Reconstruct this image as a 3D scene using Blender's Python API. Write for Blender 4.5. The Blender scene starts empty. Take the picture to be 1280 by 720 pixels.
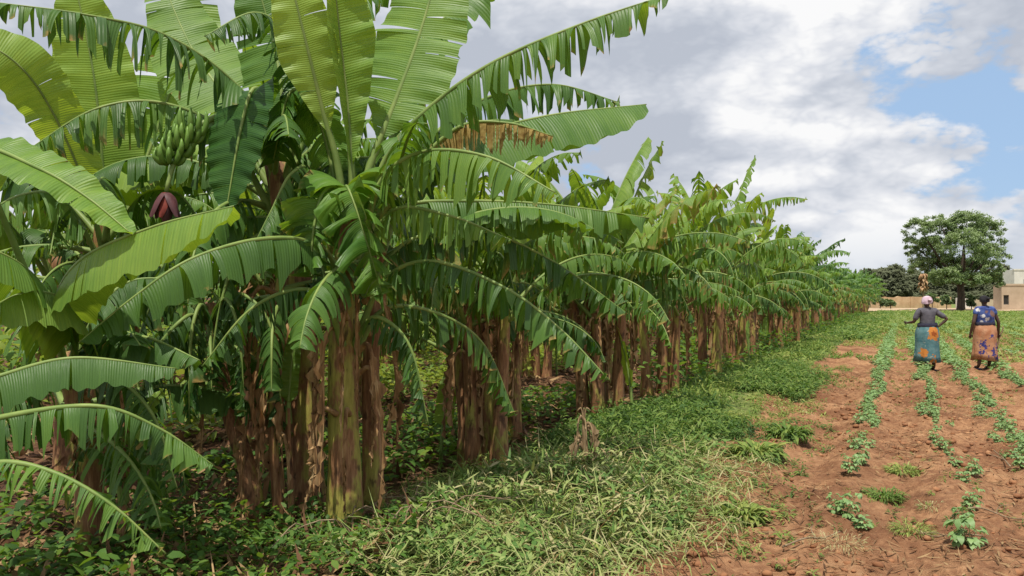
import bpy, math, random
import numpy as np
from mathutils import Vector

scene = bpy.context.scene
COL = scene.collection
R = math.radians
F = 1000.0; H = 1.65; PITCH = math.atan(12/1000)
rng = np.random.default_rng(7)
random.seed(7)

# ------------------------------------------------------------------ frame of the place
RD = np.array([0.438, 0.899, 0.0])        # along the rows
RP = np.array([0.899, -0.438, 0.0])       # across the rows, to the right

def at(px, py, Y):
    """point at depth Y metres in front of where the photographer stood"""
    a = (360-py)/F
    dy = math.cos(PITCH) - a*math.sin(PITCH)
    dz = math.sin(PITCH) + a*math.cos(PITCH)
    return np.array([(px-640)/F/dy*Y, Y, H + dz/dy*Y])

def row(s, p, z=0.0):
    v = RD*s + RP*p
    return np.array([v[0], v[1], z])

# ------------------------------------------------------------------ numpy noise
_tab = np.random.default_rng(3).random((256, 256))
def vnoise(x, y, sc=1.0, off=0.0):
    x = np.asarray(x, float)*sc + 37.3 + off; y = np.asarray(y, float)*sc + 91.7 + off*1.7
    xi = np.floor(x).astype(int); yi = np.floor(y).astype(int)
    fx = x-xi; fy = y-yi
    fx = fx*fx*(3-2*fx); fy = fy*fy*(3-2*fy)
    a = _tab[xi & 255, yi & 255]; b = _tab[(xi+1) & 255, yi & 255]
    c = _tab[xi & 255, (yi+1) & 255]; d = _tab[(xi+1) & 255, (yi+1) & 255]
    return (a*(1-fx)+b*fx)*(1-fy) + (c*(1-fx)+d*fx)*fy
def fnoise(x, y, sc, off=0.0, oct=4):
    t = 0; amp = .5
    for k in range(oct):
        t = t + amp*vnoise(x, y, sc*2**k, off+k*13.1); amp *= .5
    return t/(1-.5**oct)
def sstep(a, b, x):
    t = np.clip((np.asarray(x, float)-a)/(b-a), 0, 1); return t*t*(3-2*t)

def sp(x, y):
    return x*RD[0]+y*RD[1], x*RP[0]+y*RP[1]

def edge_p(s):      # where the weedy verge gives way to hoed soil
    return -1.80 + 0.55*(fnoise(s, s*0+3, .45)-.5)*2 + .12*sstep(6.5, 4.5, s)

def ground_z(x, y):
    x = np.asarray(x, float); y = np.asarray(y, float)
    s, p = sp(x, y)
    d = np.hypot(x, y)
    near = sstep(45, 20, d)
    field = sstep(-1.9, -1.2, p)*sstep(7, 5, p)
    z = .05*(fnoise(x, y, .25, 5)-.5)*2
    ridge = .035*np.cos((p+.42)/.8*2*math.pi)*(.5+vnoise(x, y, .5, 2))
    clod = .085*(fnoise(x, y, 2.2, 9)-.5) + .05*np.abs(fnoise(x, y, 6.5, 21)-.5) + .03*(vnoise(x, y, 19, 4)-.5)
    z = z + near*(field*(ridge+clod*1.7) + (1-field)*clod*.7)
    z = z + .10*sstep(-3.3, -2.6, p)*sstep(-1.4, -2.2, p)*near
    return z

# ------------------------------------------------------------------ object helpers
def link(name, me, parent=None, mats=()):
    o = bpy.data.objects.new(name, me); COL.objects.link(o)
    for m in mats: me.materials.append(m)
    if parent is not None: o.parent = parent
    return o
def mesh(verts, faces, smooth=True, uv=None, attrs=None, mi=None):
    me = bpy.data.meshes.new('mesh')
    me.from_pydata([tuple(map(float, v)) for v in verts], [], [tuple(int(i) for i in f) for f in faces])
    if smooth: me.polygons.foreach_set('use_smooth', [True]*len(me.polygons))
    if uv is not None:
        uvl = me.uv_layers.new(name='UVMap')
        li = np.empty(len(me.loops), dtype=np.int32); me.loops.foreach_get('vertex_index', li)
        uvl.data.foreach_set('uv', np.asarray(uv, dtype=np.float32)[li].ravel())
    for k, a in (attrs or {}).items():
        at_ = me.attributes.new(k, 'FLOAT', 'POINT'); at_.data.foreach_set('value', np.asarray(a, dtype=np.float32))
    if mi is not None: me.polygons.foreach_set('material_index', np.asarray(mi, dtype=np.int32))
    me.update()
    return me
def fastmesh(V, quads=None, tris=None, attrs=None, smooth=True):
    me = bpy.data.meshes.new('mesh')
    V = np.asarray(V, np.float32)
    me.vertices.add(len(V)); me.vertices.foreach_set('co', V.ravel())
    parts = []; tot = []
    if quads is not None and len(quads): parts.append(np.asarray(quads, np.int32).ravel()); tot += [4]*len(quads)
    if tris is not None and len(tris): parts.append(np.asarray(tris, np.int32).ravel()); tot += [3]*len(tris)
    idx = np.concatenate(parts); tot = np.array(tot, np.int32)
    me.loops.add(len(idx)); me.loops.foreach_set('vertex_index', idx)
    me.polygons.add(len(tot))
    st = np.concatenate([[0], np.cumsum(tot)[:-1]]).astype(np.int32)
    me.polygons.foreach_set('loop_start', st)
    try: me.polygons.foreach_set('loop_total', tot)
    except Exception: pass
    if smooth: me.polygons.foreach_set('use_smooth', np.ones(len(tot), dtype=bool))
    for k, a in (attrs or {}).items():
        at_ = me.attributes.new(k, 'FLOAT', 'POINT'); at_.data.foreach_set('value', np.asarray(a, dtype=np.float32))
    me.update(calc_edges=True); me.validate()
    return me
def tag(o, label=None, cat=None, group=None, kind=None):
    if label: o['label'] = label
    if cat: o['category'] = cat
    if group: o['group'] = group
    if kind: o['kind'] = kind
    return o
def thing(name, loc, label, cat, group=None, rz=0.0):
    o = bpy.data.objects.new(name, None); COL.objects.link(o)
    o.location = tuple(map(float, loc)); o.rotation_euler = (0, 0, rz); o.empty_display_size = .2
    return tag(o, label, cat, group)
CH = {}
def copy_tree(o, parent=None):
    c = o.copy(); COL.objects.link(c)
    if parent is not None: c.parent = parent
    for ch in list(o.children): copy_tree(ch, c)
    return c

# ------------------------------------------------------------------ materials
def new_mat(name):
    m = bpy.data.materials.new(name); m.use_nodes = True
    nt = m.node_tree; nt.nodes.clear()
    return m, nt, nt.nodes, nt.links
def nd(ns, t, **kw):
    n = ns.new(t)
    for k, v in kw.items(): setattr(n, k, v)
    return n
def mixc(ns, ls, fac, a, b, mode='MIX'):
    n = ns.new('ShaderNodeMix'); n.data_type = 'RGBA'; n.blend_type = mode
    for sock, v in ((n.inputs[0], fac), (n.inputs[6], a), (n.inputs[7], b)):
        if hasattr(v, 'links'): ls.new(v, sock)
        elif isinstance(v, (int, float)): sock.default_value = v if sock == n.inputs[0] else (v, v, v, 1)
        else: sock.default_value = (*v, 1) if len(v) == 3 else v
    return n.outputs[2]
def mth(ns, ls, op, *a, clamp=False):
    n = ns.new('ShaderNodeMath'); n.operation = op; n.use_clamp = clamp
    for i, v in enumerate(a):
        if hasattr(v, 'links'): ls.new(v, n.inputs[i])
        else: n.inputs[i].default_value = v
    return n.outputs[0]
def ramp(ns, ls, fac, stops):
    n = ns.new('ShaderNodeValToRGB'); ls.new(fac, n.inputs[0])
    e = n.color_ramp.elements
    while len(e) < len(stops): e.new(.5)
    for el, (p, c) in zip(e, stops):
        el.position = p; el.color = (*c, 1) if not isinstance(c, (int, float)) else (c, c, c, 1)
    return n.outputs[0]
def smooth_range(ns, ls, v, a, b):
    n = ns.new('ShaderNodeMapRange'); n.interpolation_type = 'SMOOTHSTEP'; ls.new(v, n.inputs[0])
    n.inputs[1].default_value = a; n.inputs[2].default_value = b
    return n.outputs[0]
def noise(ns, ls, vec, scale, detail=4, rough=.55, dist=0):
    n = ns.new('ShaderNodeTexNoise'); n.inputs['Scale'].default_value = scale
    n.inputs['Detail'].default_value = detail; n.inputs['Roughness'].default_value = rough
    n.inputs['Distortion'].default_value = dist
    if vec is not None: ls.new(vec, n.inputs['Vector'])
    return n.outputs[0]
def attr(ns, name, typ='GEOMETRY'):
    n = ns.new('ShaderNodeAttribute'); n.attribute_name = name; n.attribute_type = typ
    return n.outputs['Fac']
def foliage_shader(ns, ls, col, tcol, rough, tfac, spec=.4, normal=None):
    p = ns.new('ShaderNodeBsdfPrincipled'); ls.new(col, p.inputs['Base Color'])
    if hasattr(rough, 'links'): ls.new(rough, p.inputs['Roughness'])
    else: p.inputs['Roughness'].default_value = rough
    p.inputs['Specular IOR Level'].default_value = spec
    t = ns.new('ShaderNodeBsdfTranslucent'); ls.new(tcol, t.inputs['Color'])
    if normal is not None: ls.new(normal, p.inputs['Normal']); ls.new(normal, t.inputs['Normal'])
    mx = ns.new('ShaderNodeMixShader')
    if hasattr(tfac, 'links'): ls.new(tfac, mx.inputs[0])
    else: mx.inputs[0].default_value = tfac
    ls.new(p.outputs[0], mx.inputs[1]); ls.new(t.outputs[0], mx.inputs[2])
    o = ns.new('ShaderNodeOutputMaterial'); ls.new(mx.outputs[0], o.inputs[0])

def make_leaf_mat():
    m, nt, ns, ls = new_mat('banana_leaf')
    uv = ns.new('ShaderNodeUVMap'); sx = ns.new('ShaderNodeSeparateXYZ'); ls.new(uv.outputs[0], sx.inputs[0])
    oi = ns.new('ShaderNodeObjectInfo'); oc = ns.new('ShaderNodeSeparateColor'); ls.new(oi.outputs['Color'], oc.inputs[0])
    tone = oc.outputs[0]                                      # 0 old and dark .. 1 young and bright
    geo = ns.new('ShaderNodeNewGeometry')
    pos = geo.outputs['Position']
    n1 = noise(ns, ls, pos, 3.5, 4); n2 = noise(ns, ls, pos, 28, 3)
    u = sx.outputs[0]
    vein = mth(ns, ls, 'SINE', mth(ns, ls, 'MULTIPLY', u, 560.0))
    cmb = ns.new('ShaderNodeCombineXYZ'); ls.new(mth(ns, ls, 'MULTIPLY', u, 70.0), cmb.inputs[0]); ls.new(mth(ns, ls, 'MULTIPLY', sx.outputs[1], 1.3), cmb.inputs[1])
    ls.new(mth(ns, ls, 'MULTIPLY', oi.outputs['Random'], 50.0), cmb.inputs[2])
    streak = noise(ns, ls, cmb.outputs[0], 1.0, 4, .65)
    t2 = mth(ns, ls, 'ADD', tone, mth(ns, ls, 'MULTIPLY', mth(ns, ls, 'SUBTRACT', n1, .5), .5))
    t2 = mth(ns, ls, 'ADD', t2, mth(ns, ls, 'MULTIPLY', mth(ns, ls, 'SUBTRACT', attr(ns, 'strip'), .5), .45))
    t2 = mth(ns, ls, 'ADD', t2, mth(ns, ls, 'MULTIPLY', mth(ns, ls, 'SUBTRACT', streak, .5), .6), clamp=True)
    col = ramp(ns, ls, t2, [(0, (.022, .078, .017)), (.35, (.060, .155, .024)), (.7, (.150, .275, .038)), (1, (.29, .42, .06))])
    tcol = ramp(ns, ls, t2, [(0, (.07, .17, .010)), (.45, (.24, .42, .02)), (1, (.60, .76, .05))])
    dry = attr(ns, 'dry')
    d2 = mth(ns, ls, 'ADD', dry, mth(ns, ls, 'MULTIPLY', mth(ns, ls, 'SUBTRACT', streak, .5), .5))
    spotn = noise(ns, ls, pos, 9, 5, .7)
    ev = mth(ns, ls, 'POWER', mth(ns, ls, 'ABSOLUTE', mth(ns, ls, 'SUBTRACT', mth(ns, ls, 'MULTIPLY', sx.outputs[1], 2.0), 1.0)), 6.0)
    d2 = mth(ns, ls, 'ADD', d2, mth(ns, ls, 'MULTIPLY', ev, mth(ns, ls, 'MULTIPLY', smooth_range(ns, ls, spotn, .45, .7), .5)))
    d2 = mth(ns, ls, 'ADD', d2, mth(ns, ls, 'MULTIPLY', smooth_range(ns, ls, spotn, .66, .74), .4))
    dmask = smooth_range(ns, ls, d2, .35, .75)
    dcol = ramp(ns, ls, n2, [(.25, (.16, .085, .025)), (.5, (.36, .25, .075)), (.75, (.48, .38, .14))])
    back = mixc(ns, ls, .4, col, (.15, .25, .07))
    col = mixc(ns, ls, mth(ns, ls, 'MULTIPLY', geo.outputs['Backfacing'], .7), col, back)
    col = mixc(ns, ls, dmask, col, dcol); tcol = mixc(ns, ls, dmask, tcol, dcol)
    b = ns.new('ShaderNodeBump'); b.inputs['Strength'].default_value = .34; b.inputs['Distance'].default_value = .012
    hsum = mth(ns, ls, 'ADD', mth(ns, ls, 'MULTIPLY', vein, .22), streak)
    ls.new(hsum, b.inputs['Height'])
    rough = mth(ns, ls, 'ADD', mth(ns, ls, 'MULTIPLY', n1, .22), mth(ns, ls, 'ADD', .32, mth(ns, ls, 'MULTIPLY', dmask, .35)))
    foliage_shader(ns, ls, col, tcol, rough, .34, .30, b.outputs[0])
    return m
def make_tint_leaf(name, stops, tstops, rough=.6, tf=.3, spec=.25):
    m, nt, ns, ls = new_mat(name)
    t = attr(ns, 'tint')
    col = ramp(ns, ls, t, stops); tc = ramp(ns, ls, t, tstops)
    foliage_shader(ns, ls, col, tc, rough, tf, spec)
    return m
def simple_mat(name, stops, scale=6, stretch=(1, 1, 1), rough=.8, bump=.3, dist=.02, detail=5, coord='Object', spec=.3):
    m, nt, ns, ls = new_mat(name)
    tc = ns.new('ShaderNodeTexCoord'); mp = ns.new('ShaderNodeMapping'); mp.inputs['Scale'].default_value = stretch
    ls.new(tc.outputs[coord], mp.inputs[0])
    n = noise(ns, ls, mp.outputs[0], scale, detail, .6)
    col = ramp(ns, ls, n, stops)
    p = ns.new('ShaderNodeBsdfPrincipled'); ls.new(col, p.inputs['Base Color']); p.inputs['Roughness'].default_value = rough
    p.inputs['Specular IOR Level'].default_value = spec
    if bump:
        b = ns.new('ShaderNodeBump'); b.inputs['Strength'].default_value = bump; b.inputs['Distance'].default_value = dist
        ls.new(n, b.inputs['Height']); ls.new(b.outputs[0], p.inputs['Normal'])
    o = ns.new('ShaderNodeOutputMaterial'); ls.new(p.outputs[0], o.inputs[0])
    return m
M = {}
M['leaf'] = make_leaf_mat()
M['rib'] = simple_mat('leaf_midrib', [(.3, (.12, .20, .045)), (.7, (.25, .32, .09))], 5, (1, 1, 1), .5, .1)
M['petiole'] = M['rib']
def make_stem_mat():
    m, nt, ns, ls = new_mat('banana_pseudostem')
    tc = ns.new('ShaderNodeTexCoord'); oi = ns.new('ShaderNodeObjectInfo')
    osep = ns.new('ShaderNodeSeparateColor'); ls.new(oi.outputs['Color'], osep.inputs[0])
    ad = ns.new('ShaderNodeVectorMath'); ad.operation = 'ADD'; ls.new(tc.outputs['Object'], ad.inputs[0])
    cm = ns.new('ShaderNodeCombineXYZ'); ls.new(mth(ns, ls, 'MULTIPLY', oi.outputs['Random'], 40.0), cm.inputs[2]); ls.new(cm.outputs[0], ad.inputs[1])
    mp = ns.new('ShaderNodeMapping'); mp.inputs['Scale'].default_value = (1, 1, .10); ls.new(ad.outputs[0], mp.inputs[0])
    mp2 = ns.new('ShaderNodeMapping'); mp2.inputs['Scale'].default_value = (1, 1, .45); ls.new(ad.outputs[0], mp2.inputs[0])
    f = noise(ns, ls, mp.outputs[0], 46, 8, .72); g = noise(ns, ls, mp2.outputs[0], 7, 4, .6)
    brown = ramp(ns, ls, f, [(.25, (.075, .034, .018)), (.5, (.26, .125, .058)), (.75, (.50, .31, .155))])
    green = ramp(ns, ls, f, [(.25, (.16, .16, .03)), (.55, (.36, .32, .07)), (.8, (.50, .42, .14))])
    col = mixc(ns, ls, smooth_range(ns, ls, mth(ns, ls, 'ADD', g, mth(ns, ls, 'MULTIPLY', mth(ns, ls, 'SUBTRACT', 1.0, osep.outputs[0]), .16)), .5, .62), brown, green)
    dark = noise(ns, ls, mp2.outputs[0], 16, 3)
    col = mixc(ns, ls, mth(ns, ls, 'MULTIPLY', smooth_range(ns, ls, dark, .56, .7), .8), col, (.05, .022, .013))
    p = ns.new('ShaderNodeBsdfPrincipled'); ls.new(col, p.inputs['Base Color']); p.inputs['Roughness'].default_value = .6
    p.inputs['Specular IOR Level'].default_value = .3
    b = ns.new('ShaderNodeBump'); b.inputs['Strength'].default_value = .5; b.inputs['Distance'].default_value = .02
    ls.new(mth(ns, ls, 'ADD', f, g), b.inputs['Height']); ls.new(b.outputs[0], p.inputs['Normal'])
    o = ns.new('ShaderNodeOutputMaterial'); ls.new(p.outputs[0], o.inputs[0])
    return m
M['stem'] = make_stem_mat()
M['dry'] = simple_mat('dry_banana_leaf', [(.25, (.10, .05, .024)), (.5, (.30, .17, .075)), (.75, (.50, .36, .19))], 14, (1, 1, .3), .8, .4)
M['bud'] = simple_mat('banana_flower', [(.3, (.05, .018, .022)), (.7, (.14, .05, .055))], 14, (1, 1, .3), .5, .2)
M['bractin'] = simple_mat('banana_flower_bract', [(.3, (.16, .025, .02)), (.7, (.28, .06, .04))], 10, (1, 1, 1), .6, .1)
M['fruit'] = simple_mat('green_banana', [(.3, (.09, .19, .03)), (.7, (.16, .28, .05))], 9, (1, 1, 1), .45, .1)
M['weed'] = make_tint_leaf('verge_weed', [(0, (.028, .075, .022)), (.35, (.088, .165, .036)), (.7, (.205, .285, .060)), (.9, (.34, .37, .10)), (1, (.42, .39, .19))],
                           [(0, (.04, .12, .015)), (.5, (.14, .28, .03)), (1, (.4, .42, .12))])
M['straw'] = make_tint_leaf('cut_weed', [(0, (.07, .16, .035)), (.35, (.17, .27, .065)), (.65, (.34, .38, .14)), (.9, (.46, .41, .22)), (1, (.28, .15, .07))],
                            [(0, (.10, .2, .03)), (.6, (.4, .38, .12)), (1, (.35, .2, .08))], .6, .22)
M['litter'] = make_tint_leaf('fallen_leaf_litter', [(0, (.035, .018, .012)), (.5, (.15, .075, .035)), (1, (.36, .24, .12))],
                             [(0, (.03, .015, .01)), (1, (.3, .2, .1))], .8, .1)
M['crop'] = make_tint_leaf('crop_leaf', [(0, (.10, .20, .07)), (.5, (.19, .32, .11)), (1, (.29, .42, .16))], [(0, (.1, .25, .04)), (1, (.3, .5, .1))], .5, .25, .4)
M['under'] = make_tint_leaf('undergrowth_leaf', [(0, (.02, .06, .016)), (.5, (.08, .17, .03)), (1, (.26, .32, .05))], [(0, (.05, .14, .015)), (.5, (.25, .42, .03)), (1, (.5, .55, .07))], .55, .35)
M['tree'] = make_tint_leaf('tree_leaf', [(0, (.105, .165, .095)), (.5, (.19, .275, .135)), (1, (.31, .39, .19))], [(0, (.10, .2, .06)), (1, (.25, .36, .10))], .55, .32, .2)
M['hazed_fartree'] = make_tint_leaf('hazed_far_tree_leaf', [(0, (.125, .145, .10)), (.5, (.15, .17, .11)), (1, (.18, .195, .125))], [(0, (.22, .26, .16)), (1, (.30, .33, .2))], .9, .45, .0)  # distance haze is put into these lightened leaf colours, no volume
M['bark'] = simple_mat('tree_bark', [(.3, (.035, .026, .022)), (.7, (.11, .08, .06))], 5, (1, 1, .25), .9, .5, .06)
M['twig'] = simple_mat('dry_twig', [(.3, (.13, .085, .05)), (.7, (.33, .25, .16))], 20, (1, 1, 1), .9, .3)
M['cropstem'] = simple_mat('crop_stem', [(.3, (.10, .14, .05)), (.7, (.20, .22, .09))], 20, (1, 1, 1), .7, .1)

# ------------------------------------------------------------------ tubes
def catmull(P, n):
    P = np.asarray(P, float)
    if len(P) == 2: P = np.array([P[0], (P[0]+P[1])/2, P[1]])
    Q = np.vstack([2*P[0]-P[1], P, 2*P[-1]-P[-2]])
    out = []
    for i in range(len(P)-1):
        p0, p1, p2, p3 = Q[i:i+4]
        for t in np.linspace(0, 1, 14, endpoint=False):
            out.append(.5*((2*p1)+(-p0+p2)*t+(2*p0-5*p1+4*p2-p3)*t*t+(-p0+3*p1-3*p2+p3)*t**3))
    out.append(P[-1]); out = np.array(out)
    L = np.concatenate([[0], np.cumsum(np.linalg.norm(np.diff(out, axis=0), axis=1))])
    tt = np.linspace(0, L[-1], n)
    return np.stack([np.interp(tt, L, out[:, k]) for k in range(3)], 1), L[-1]
def norm(a): return a/np.maximum(np.linalg.norm(a, axis=-1, keepdims=True), 1e-9)
def tube(C, rad, ns=8, cap=True, squash=1.0, wob=None):
    C = np.asarray(C, float); n = len(C)
    T = norm(np.gradient(C, axis=0))
    ref = np.array([1., 0, 0]) if abs(T[0, 0]) < .8 else np.array([0, 0, 1.])
    V = []; a = np.arange(ns)/ns*2*math.pi
    X = ref
    for i in range(n):
        X = X - T[i]*np.dot(X, T[i]); X = X/np.linalg.norm(X); Yv = np.cross(T[i], X)
        rr = rad[i]*(np.ones(ns) if wob is None else wob[i])
        V.append(C[i] + np.outer(np.cos(a)*rr, X) + np.outer(np.sin(a)*rr*squash, Yv))
    V = np.vstack(V)
    Fc = [(i*ns+k, i*ns+(k+1) % ns, (i+1)*ns+(k+1) % ns, (i+1)*ns+k) for i in range(n-1) for k in range(ns)]
    if cap:
        Fc.append(tuple(range(ns))[::-1]); Fc.append(tuple(range((n-1)*ns, n*ns)))
    return V, Fc
def merge(lst):
    V = []; Fc = []; b = 0
    for v, f in lst:
        V.append(np.asarray(v)); Fc += [tuple(i+b for i in q) for q in f]; b += len(v)
    return np.vstack(V), Fc

# ------------------------------------------------------------------ banana leaf
def blade_profile(u, tip=.45, base=.10):
    return np.clip(u/base, 0, 1)**(.5 if base < .2 else .8)*np.clip((1-u)/tip, 0, 1)**.42*(1-.08*u)

def leaf_geo(P, hw, pf=.22, up=(0, 0, 1), fold=.25, droop=1.0, tear=.5, dry=0.0, seed=0, strips=38, m=5, lat=.16, roll=0.0, wave=.012, tip=.45, fold2=None, nsub=3, side=None, base=.10, rib_r=1.0, tw=1.0):
    g = np.random.default_rng(seed)
    C, L = catmull(P, 48)
    T = norm(np.gradient(C, axis=0)); up = np.asarray(up, float)
    S = norm(np.cross(T, up))
    if side is not None:
        sv_ = np.asarray(side, float); S = norm(sv_-T*(T@sv_)[:, None])
    for i in range(1, len(S)):
        if np.dot(S[i], S[i-1]) < 0: S[i] = -S[i]
    Nn = norm(np.cross(S, T))
    if roll:
        S, Nn = S*math.cos(roll)+Nn*math.sin(roll), Nn*math.cos(roll)-S*math.sin(roll)
    tt = np.linspace(0, 1, 48)
    def samp(A, t): return np.stack([np.interp(t, tt, A[:, k]) for k in range(3)], 1)
    V = []; Fc = []; UV = []; DR = []; VR = []; vb0 = 0
    bl = L*(1-pf)
    for sd in (1, -1):
        fd = fold if (sd == 1 or fold2 is None) else fold2
        b = np.linspace(0, 1, strips+1); b[1:-1] += (g.random(strips-1)-.5)*.9/strips
        torn = g.random(strips+1) < tear; torn[0] = torn[-1] = True
        groups = []; st = 0
        for k in range(1, strips+1):
            if torn[k]: groups.append((st, k)); st = k
        us = []; uc = []; gd = []; gt = []; gl = []; gf = []; gdry = []; gap = []; gid = []; ulag = []; gv = []
        swing = 0.0
        for gi, (a, c) in enumerate(groups):
            n = (c-a)*2+1 if nsub >= 3 else (c-a)+1
            n = max(n, 2)
            u = np.linspace(b[a], b[c], n); wide = (c-a) >= 6
            us.append(u); uc.append(np.full(n, (b[a]+b[c])/2))
            gd.append(np.full(n, droop*(1+tear*(g.random()*1.5-.6))))
            gt.append(np.full(n, (g.random()-.5)*3.4*tw*min(tear*1.2, 1)*(.2 if wide else 1)))
            gl.append(np.full(n, 1.05-tear*.62*g.random()**1.7))
            gf.append(np.full(n, fd+(g.random()-.5)*.9*tear))
            gp = (.16+.66*g.random()**1.2)*min(1, tear*1.15) if len(groups) > 1 else 0.
            gap.append(np.full(n, gp*(.25 if wide else 1)))
            gdry.append(np.full(n, dry+.40*g.random()**3*tear))
            swing = .5*swing+(g.random()-.5)*1.05*tear
            gid.append(np.full(n, gi)); ulag.append(np.full(n, lat+(swing if not wide else swing*.3))); gv.append(np.full(n, .5+(g.random()-.5)*tear))
        us, uc, gd, gt, gl, gf, gap, gdry, gid, lag, gv = [np.concatenate(q) for q in (us, uc, gd, gt, gl, gf, gap, gdry, gid, ulag, gv)]
        t = pf+us*(1-pf)
        c0 = samp(C, t); Tt = norm(samp(T, t)); Ss = norm(samp(S, t))*sd; Nu = norm(samp(Nn, t))
        w = hw*blade_profile(us, tip, base)*gl*(1-.05*g.random(len(us))*tear)
        O = norm(Ss*np.cos(lag)[:, None]+Tt*np.sin(lag)[:, None])
        D = O*np.cos(gf)[:, None]-Nu*np.sin(gf)[:, None]
        pos = c0.copy(); ncol = len(us); ph = g.random()*6
        rows_ = []
        for j in range(m+1):
            v = j/m
            off = Tt*(-(us-uc)*bl*gap*v**.5)[:, None] + Nu*((us-uc)*bl*gt*v)[:, None]
            off = off + Nu*(wave*np.sin(us*37+ph)*v + wave*.8*np.sin(us*81+ph*2)*v*v)[:, None]
            rows_.append(pos+off)
            UV.append(np.stack([us, np.full(ncol, .5+.5*v*sd)], 1))
            DR.append(gdry+.25*v**5*tear+.15*(us > .93)); VR.append(gv)
            D = norm(D+np.array([0, 0, -1.])*(gd*w/hw*.55/m*2)[:, None])
            pos = pos+D*(w/m)[:, None]
        V += rows_
        for j in range(m):
            for c in range(ncol-1):
                if gid[c] == gid[c+1]:
                    q = (vb0+j*ncol+c, vb0+j*ncol+c+1, vb0+(j+1)*ncol+c+1, vb0+(j+1)*ncol+c)
                    Fc.append(q if sd == 1 else q[::-1])
        vb0 += (m+1)*ncol
    V = np.vstack(V); UV = np.vstack(UV); DR = np.stack([np.concatenate(DR), np.concatenate(VR)])
    r = np.interp(tt, [0, pf, 1], [.030, .018, .004])*(.75+hw)*rib_r
    RV, RF = tube(C-Nn*r[:, None]*.55, r, 6)
    return (V, Fc, UV, DR), (RV, RF)

def add_leaf(parent, origin, P, hw, tone=.4, name='leaf', rib=True, label=None, **kw):
    if kw.get('tear', .5) > .5: hw = hw*1.14; kw['tear'] = min(.97, kw['tear']*1.08)
    P = [np.asarray(q, float)-origin for q in P]
    (V, Fc, UV, DR), (RV, RF) = leaf_geo(P, hw, **kw)
    o = link(name, mesh(V, Fc, True, UV, {'dry': DR[0], 'strip': DR[1]}), parent, [M['leaf']])
    o.color = (tone, 0, 0, 1)
    if label: o['label'] = label
    if rib: link('midrib', mesh(RV, RF), o, [M['rib']])
    return o

def arc(start, az, el, length, bend, n=9, twist=0.0):
    """midrib that leaves the heart at an elevation and bends over under its weight"""
    p = np.array(start, float); pts = [p.copy()]; e = el; a = az
    for i in range(n):
        d = np.array([math.cos(a)*math.cos(e), math.sin(a)*math.cos(e), math.sin(e)])
        p = p+d*length/n; pts.append(p.copy())
        e -= bend/n*(.4+1.2*i/n); a += twist/n
        e = max(e, -1.45)
    return pts

def stem_obj(parent, origin, P, r0, r1, name='pseudostem', seed=0):
    g = np.random.default_rng(seed)
    C, L = catmull([np.asarray(q, float)-origin for q in P], 22)
    ns = 18; tt = np.linspace(0, 1, 22)
    rad = r0+(r1-r0)*tt+.035*r0/.12*np.exp(-tt*9)
    a = np.arange(ns)/ns*2*math.pi; ph = g.random(6)*6
    wob = np.array([1+.07*np.sin(a*2+ph[0]+t*2.5)+.05*np.sin(a*3+ph[1]-t*4)+.045*np.sin(a*5+ph[2]+t*3)+.03*np.sign(np.sin(t*9+a+ph[3])) for t in tt])
    V, Fc = tube(C, rad, ns, True, 1, wob)
    return link(name, mesh(V, Fc), parent, [M['stem']])

def dry_hang(parent, origin, top, az, length, hw, seed, name='dry_leaf'):
    """a dead leaf or sheath hanging along the stem"""
    g = np.random.default_rng(seed)
    d = np.array([math.cos(az), math.sin(az), 0])
    P = [top, top+d*.10+np.array([0, 0, .05]), top+d*.17+np.array([0, 0, -.10*length]), top+d*(.15+.1*g.random())+np.array([0, 0, -.55*length]),
         top+d*(.12+.15*g.random())+np.array([0, 0, -length])]
    P = [q-origin for q in P]
    (V, Fc, UV, DR), (RV, RF) = leaf_geo(P, hw*.72, pf=.12, tw=.14, up=d+np.array([0, 0, .2]), fold=1.0, droop=.5, tear=.5, seed=seed, strips=7, m=4, wave=.03, nsub=3, lat=.7)
    V, Fc = merge([(V, Fc), (RV, RF)])
    return link(name, mesh(V, Fc), parent, [M['dry']])

# ------------------------------------------------------------------ hero plants, left of the picture
def gz(x, y): return float(ground_z(x, y))
def hero(name, base_px, baseY, stem_px, r0, r1, label, seed, cat='banana plant', group='banana plants at the near end of the front row'):
    b = at(base_px, 372+1650/baseY, baseY); b[2] = gz(b[0], b[1])-.03
    t = thing(name, b, label, cat, group)
    P = [b]+[at(*q) for q in stem_px]
    stem_obj(t, b, P, r0, r1, seed=seed)
    return t, b
def LP(pts): return [at(*q) for q in pts]

def heart_fill(t, b, heart, n, seed, lmin=1.2, lmax=1.9, tone=(.05, .45), els=(1.2, .1), az0=None, azr=None, hw=(.2, .28)):
    g = np.random.default_rng(seed)
    for i in range(n):
        az = (az0+azr*(g.random()-.5)*2) if az0 is not None else i*2.4+g.random()*.7
        el = els[0]+(els[1]-els[0])*(i+.5)/n+(g.random()-.5)*.25
        P = arc(heart+np.array([0, 0, -.12-.2*i/n]), az, el, lmin+(lmax-lmin)*g.random(), 1.3+1.0*g.random(), twist=(g.random()-.5)*.6)
        add_leaf(t, b, P, hw[0]+(hw[1]-hw[0])*g.random(), tone[0]+(tone[1]-tone[0])*g.random(), tear=.3+.65*g.random(), droop=1.2+1.6*g.random(), fold=.1+.4*g.random(), seed=seed*31+i)

Z = (0, 0, 1)
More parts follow.
